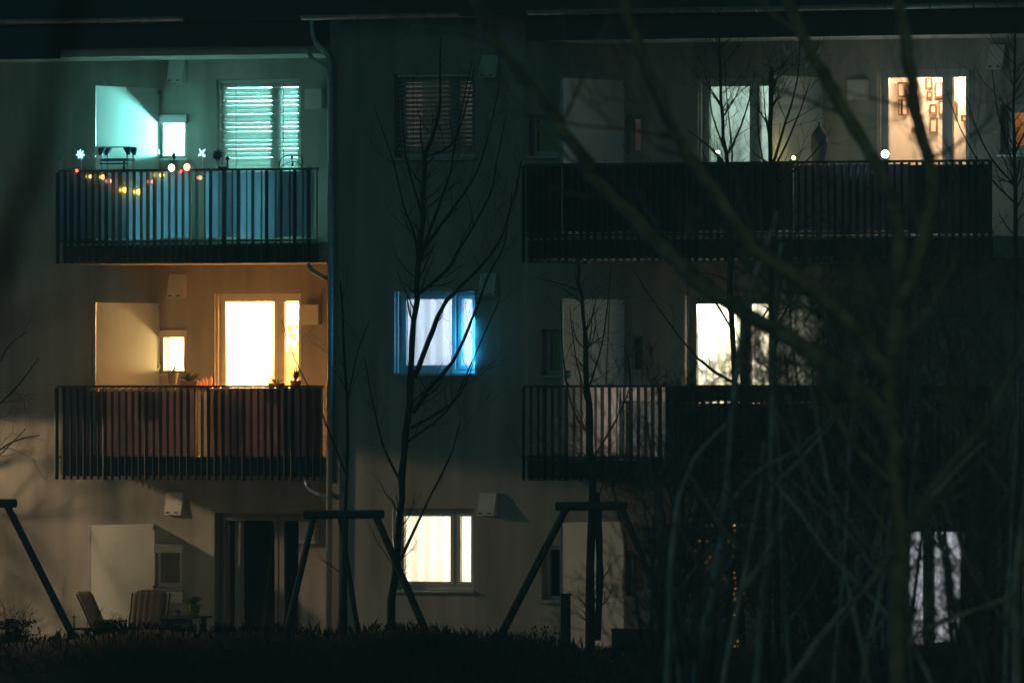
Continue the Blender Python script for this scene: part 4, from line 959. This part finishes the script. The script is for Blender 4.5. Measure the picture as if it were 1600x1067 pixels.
for i, (px, top, lean) in enumerate(((1125, 690, 70), (1235, 560, -40), (1300, 470, 60), (1340, 600, 90), (1365, 520, -120), (1550, 640, -150), (1535, 560, 50), (1570, 480, 20), (1065, 760, -40))):
    m1 = px + lean * .35 + rngs.uniform(-12, 12); m2 = px + lean * .7 + rngs.uniform(-15, 15); hh2 = 1110 - top
    limbs = [([(px, 1110), (m1, 1110 - hh2 * .4), (m2, 1110 - hh2 * .75), (px + lean, top)], rngs.uniform(4, 6), 1.4)]
    for k in range(3):
        f_ = rngs.uniform(.2, .6); x0_, y0_ = px + lean * f_ * .8, 1110 - hh2 * f_; sg = rngs.choice((-1, 1))
        limbs.append(([(x0_, y0_), (x0_ + sg * 50, y0_ - 70), (x0_ + sg * rngs.uniform(70, 150), y0_ - rngs.uniform(130, 230))], 2.6, .9))
    tree('pale_sapling', slabs[i], limbs, D=rngs.uniform(84, 104), bk=barkp, seed=300 + i, twl=(.4, 1.3), density=.9, lev=1, group='pale saplings of the thicket', drift=.3, minr=.0035, nch=4)
labs = ['dark twiggy bush nearest the middle of the thicket', 'tall dark bush behind the grey trunks', 'dense dark bush below the pale lower curtain', 'dark bush before the long top balcony', 'spreading dark bush at the foot of the large tree', 'dark bush under the peach lit door', 'wide dark bush at the outer thicket edge', 'dark bush above the pale terrace curtain', 'low dark bush in front of the roller shutter', 'dark bush left of the roller shutter', 'thin dark bush behind the straight grey trunk', 'dark bush filling the corner of the thicket']
rngb = random.Random(77)
bs_ = [(1030, 100, 690), (1110, 108, 650), (1215, 100, 660), (1275, 112, 430), (1330, 96, 480), (1400, 110, 400), (1560, 104, 400), (1500, 100, 520), (1090, 92, 780), (1040, 114, 640), (1290, 106, 560), (1545, 90, 600)]
for i, (px, D, top) in enumerate(bs_):
    limbs = []
    for k in range(7):
        x = px + rngb.uniform(-18, 18); xt = px + rngb.uniform(-110, 110); tp = top + rngb.uniform(-40, 140)
        limbs.append(([(x, 1120), (x + (xt - x) * .25, 1120 - (1120 - tp) * .35), (x + (xt - x) * .6, 1120 - (1120 - tp) * .7), (xt, tp)], rngb.uniform(3, 5), 1.2))
    tree('bare_bush', labs[i], limbs, D=D, bk=bark, seed=90 + i, twl=(.4, 1.0), density=2.0, lev=2, group='bushes of the thicket', cat='bush', drift=.3, minr=.0035, nch=4)
tree('near_tree', 'very blurred dark limbs of a tree close to the camera', [([(-420, 900), (-300, 760), (-200, 650), (-80, 545), (0, 430), (50, 270), (95, 90), (130, -80)], 17, 10), ([(-80, 545), (0, 505), (70, 485), (130, 470)], 8, 3)],
     D=21, bk=bark, seed=71, twl=(.2, .5), density=2, lev=1, drift=.15, ground=True)
# grass and weeds on the bank
rg = random.Random(5); b = MB()
for i in range(14000):
    x = rg.uniform(-9.5, 9.5); y = rg.uniform(-14.5, -10.2); z = terrain(x, y) - .02
    h = rg.uniform(.05, .17) * (1.5 if rg.random() < .06 else 1); a = rg.random() * 6.28; w2 = .0035
    ln = Vector((rg.gauss(0, .3), rg.gauss(0, .3), 1)) * h; sd_ = Vector((math.cos(a), math.sin(a), 0)) * w2; p = Vector((x, y, z))
    b.poly([p - sd_, p + sd_, p + ln * .6 + sd_ * .6 + Vector((0, 0, 0)), p + ln + Vector((rg.gauss(0, .2) * h, 0, 0))])
b.build('grass', grassm, kind='stuff')
for i, (px, top, wd, lab) in enumerate(((172, 962, 22, 'dark weedy shrub on the bank in front of the plain garden chair'), (20, 958, 30, 'dark shrub on the bank at the foot of the warm lit wall'), (700, 985, 24, 'low shrub on the bank below the warm white window'), (850, 972, 30, 'low shrub on the bank beside the timber frame'))):
    rng = random.Random(200 + i); c = P(px, 1000, -10.8); c.z = terrain(c.x, -10.8); h = PZ(top, px, -10.8) - c.z
    t = thing('weedy_shrub', lab, 'shrub', 'shrubs on the bank', tuple(c)); m = MB()
    for k in range(16 if i < 2 else 8): grow(m, Vector((rng.uniform(-.1, .1), rng.uniform(-.1, .1), 0)), Vector((rng.gauss(0, .35), rng.gauss(0, .35), 1)).normalized(), h * rng.uniform(.6, 1.0), .010, 2 if i < 2 else 1, rng, .05)
    m.build('stems', bark, t, kind='stuff')
    lf = MB()
    for k in range(500 if i < 2 else 60):
        p = Vector((rng.gauss(0, wd / 107 * .5), rng.gauss(0, .15), h * rng.random() ** .8 * .85)); s = .03
        d1 = Vector((rng.gauss(0, 1), rng.gauss(0, 1), rng.gauss(0, 1))).normalized() * s; d2 = d1.orthogonal().normalized() * s * .5
        lf.poly([p - d1, p + d2, p + d1, p - d2])
    lf.build('leaves', leafd, t, kind='stuff')
# thin night haze
hz = MB(); a = 40; hz.box(-120, 160, CAM.y - 25, 40, -2.5, 15.0); ho = hz.build('haze', MATS['plaster'], kind='stuff')
hm = bpy.data.materials.new('haze_air'); hm.use_nodes = True; hn = hm.node_tree; hn.nodes.clear()
ov = hn.nodes.new('ShaderNodeOutputMaterial'); pv = hn.nodes.new('ShaderNodeVolumePrincipled'); pv.inputs['Density'].default_value = 0.0008
pv.inputs['Color'].default_value = (.6, .95, .95, 1); pv.inputs['Anisotropy'].default_value = .3
hn.links.new(pv.outputs[0], ov.inputs['Volume']); ho.data.materials.clear(); ho.data.materials.append(hm)
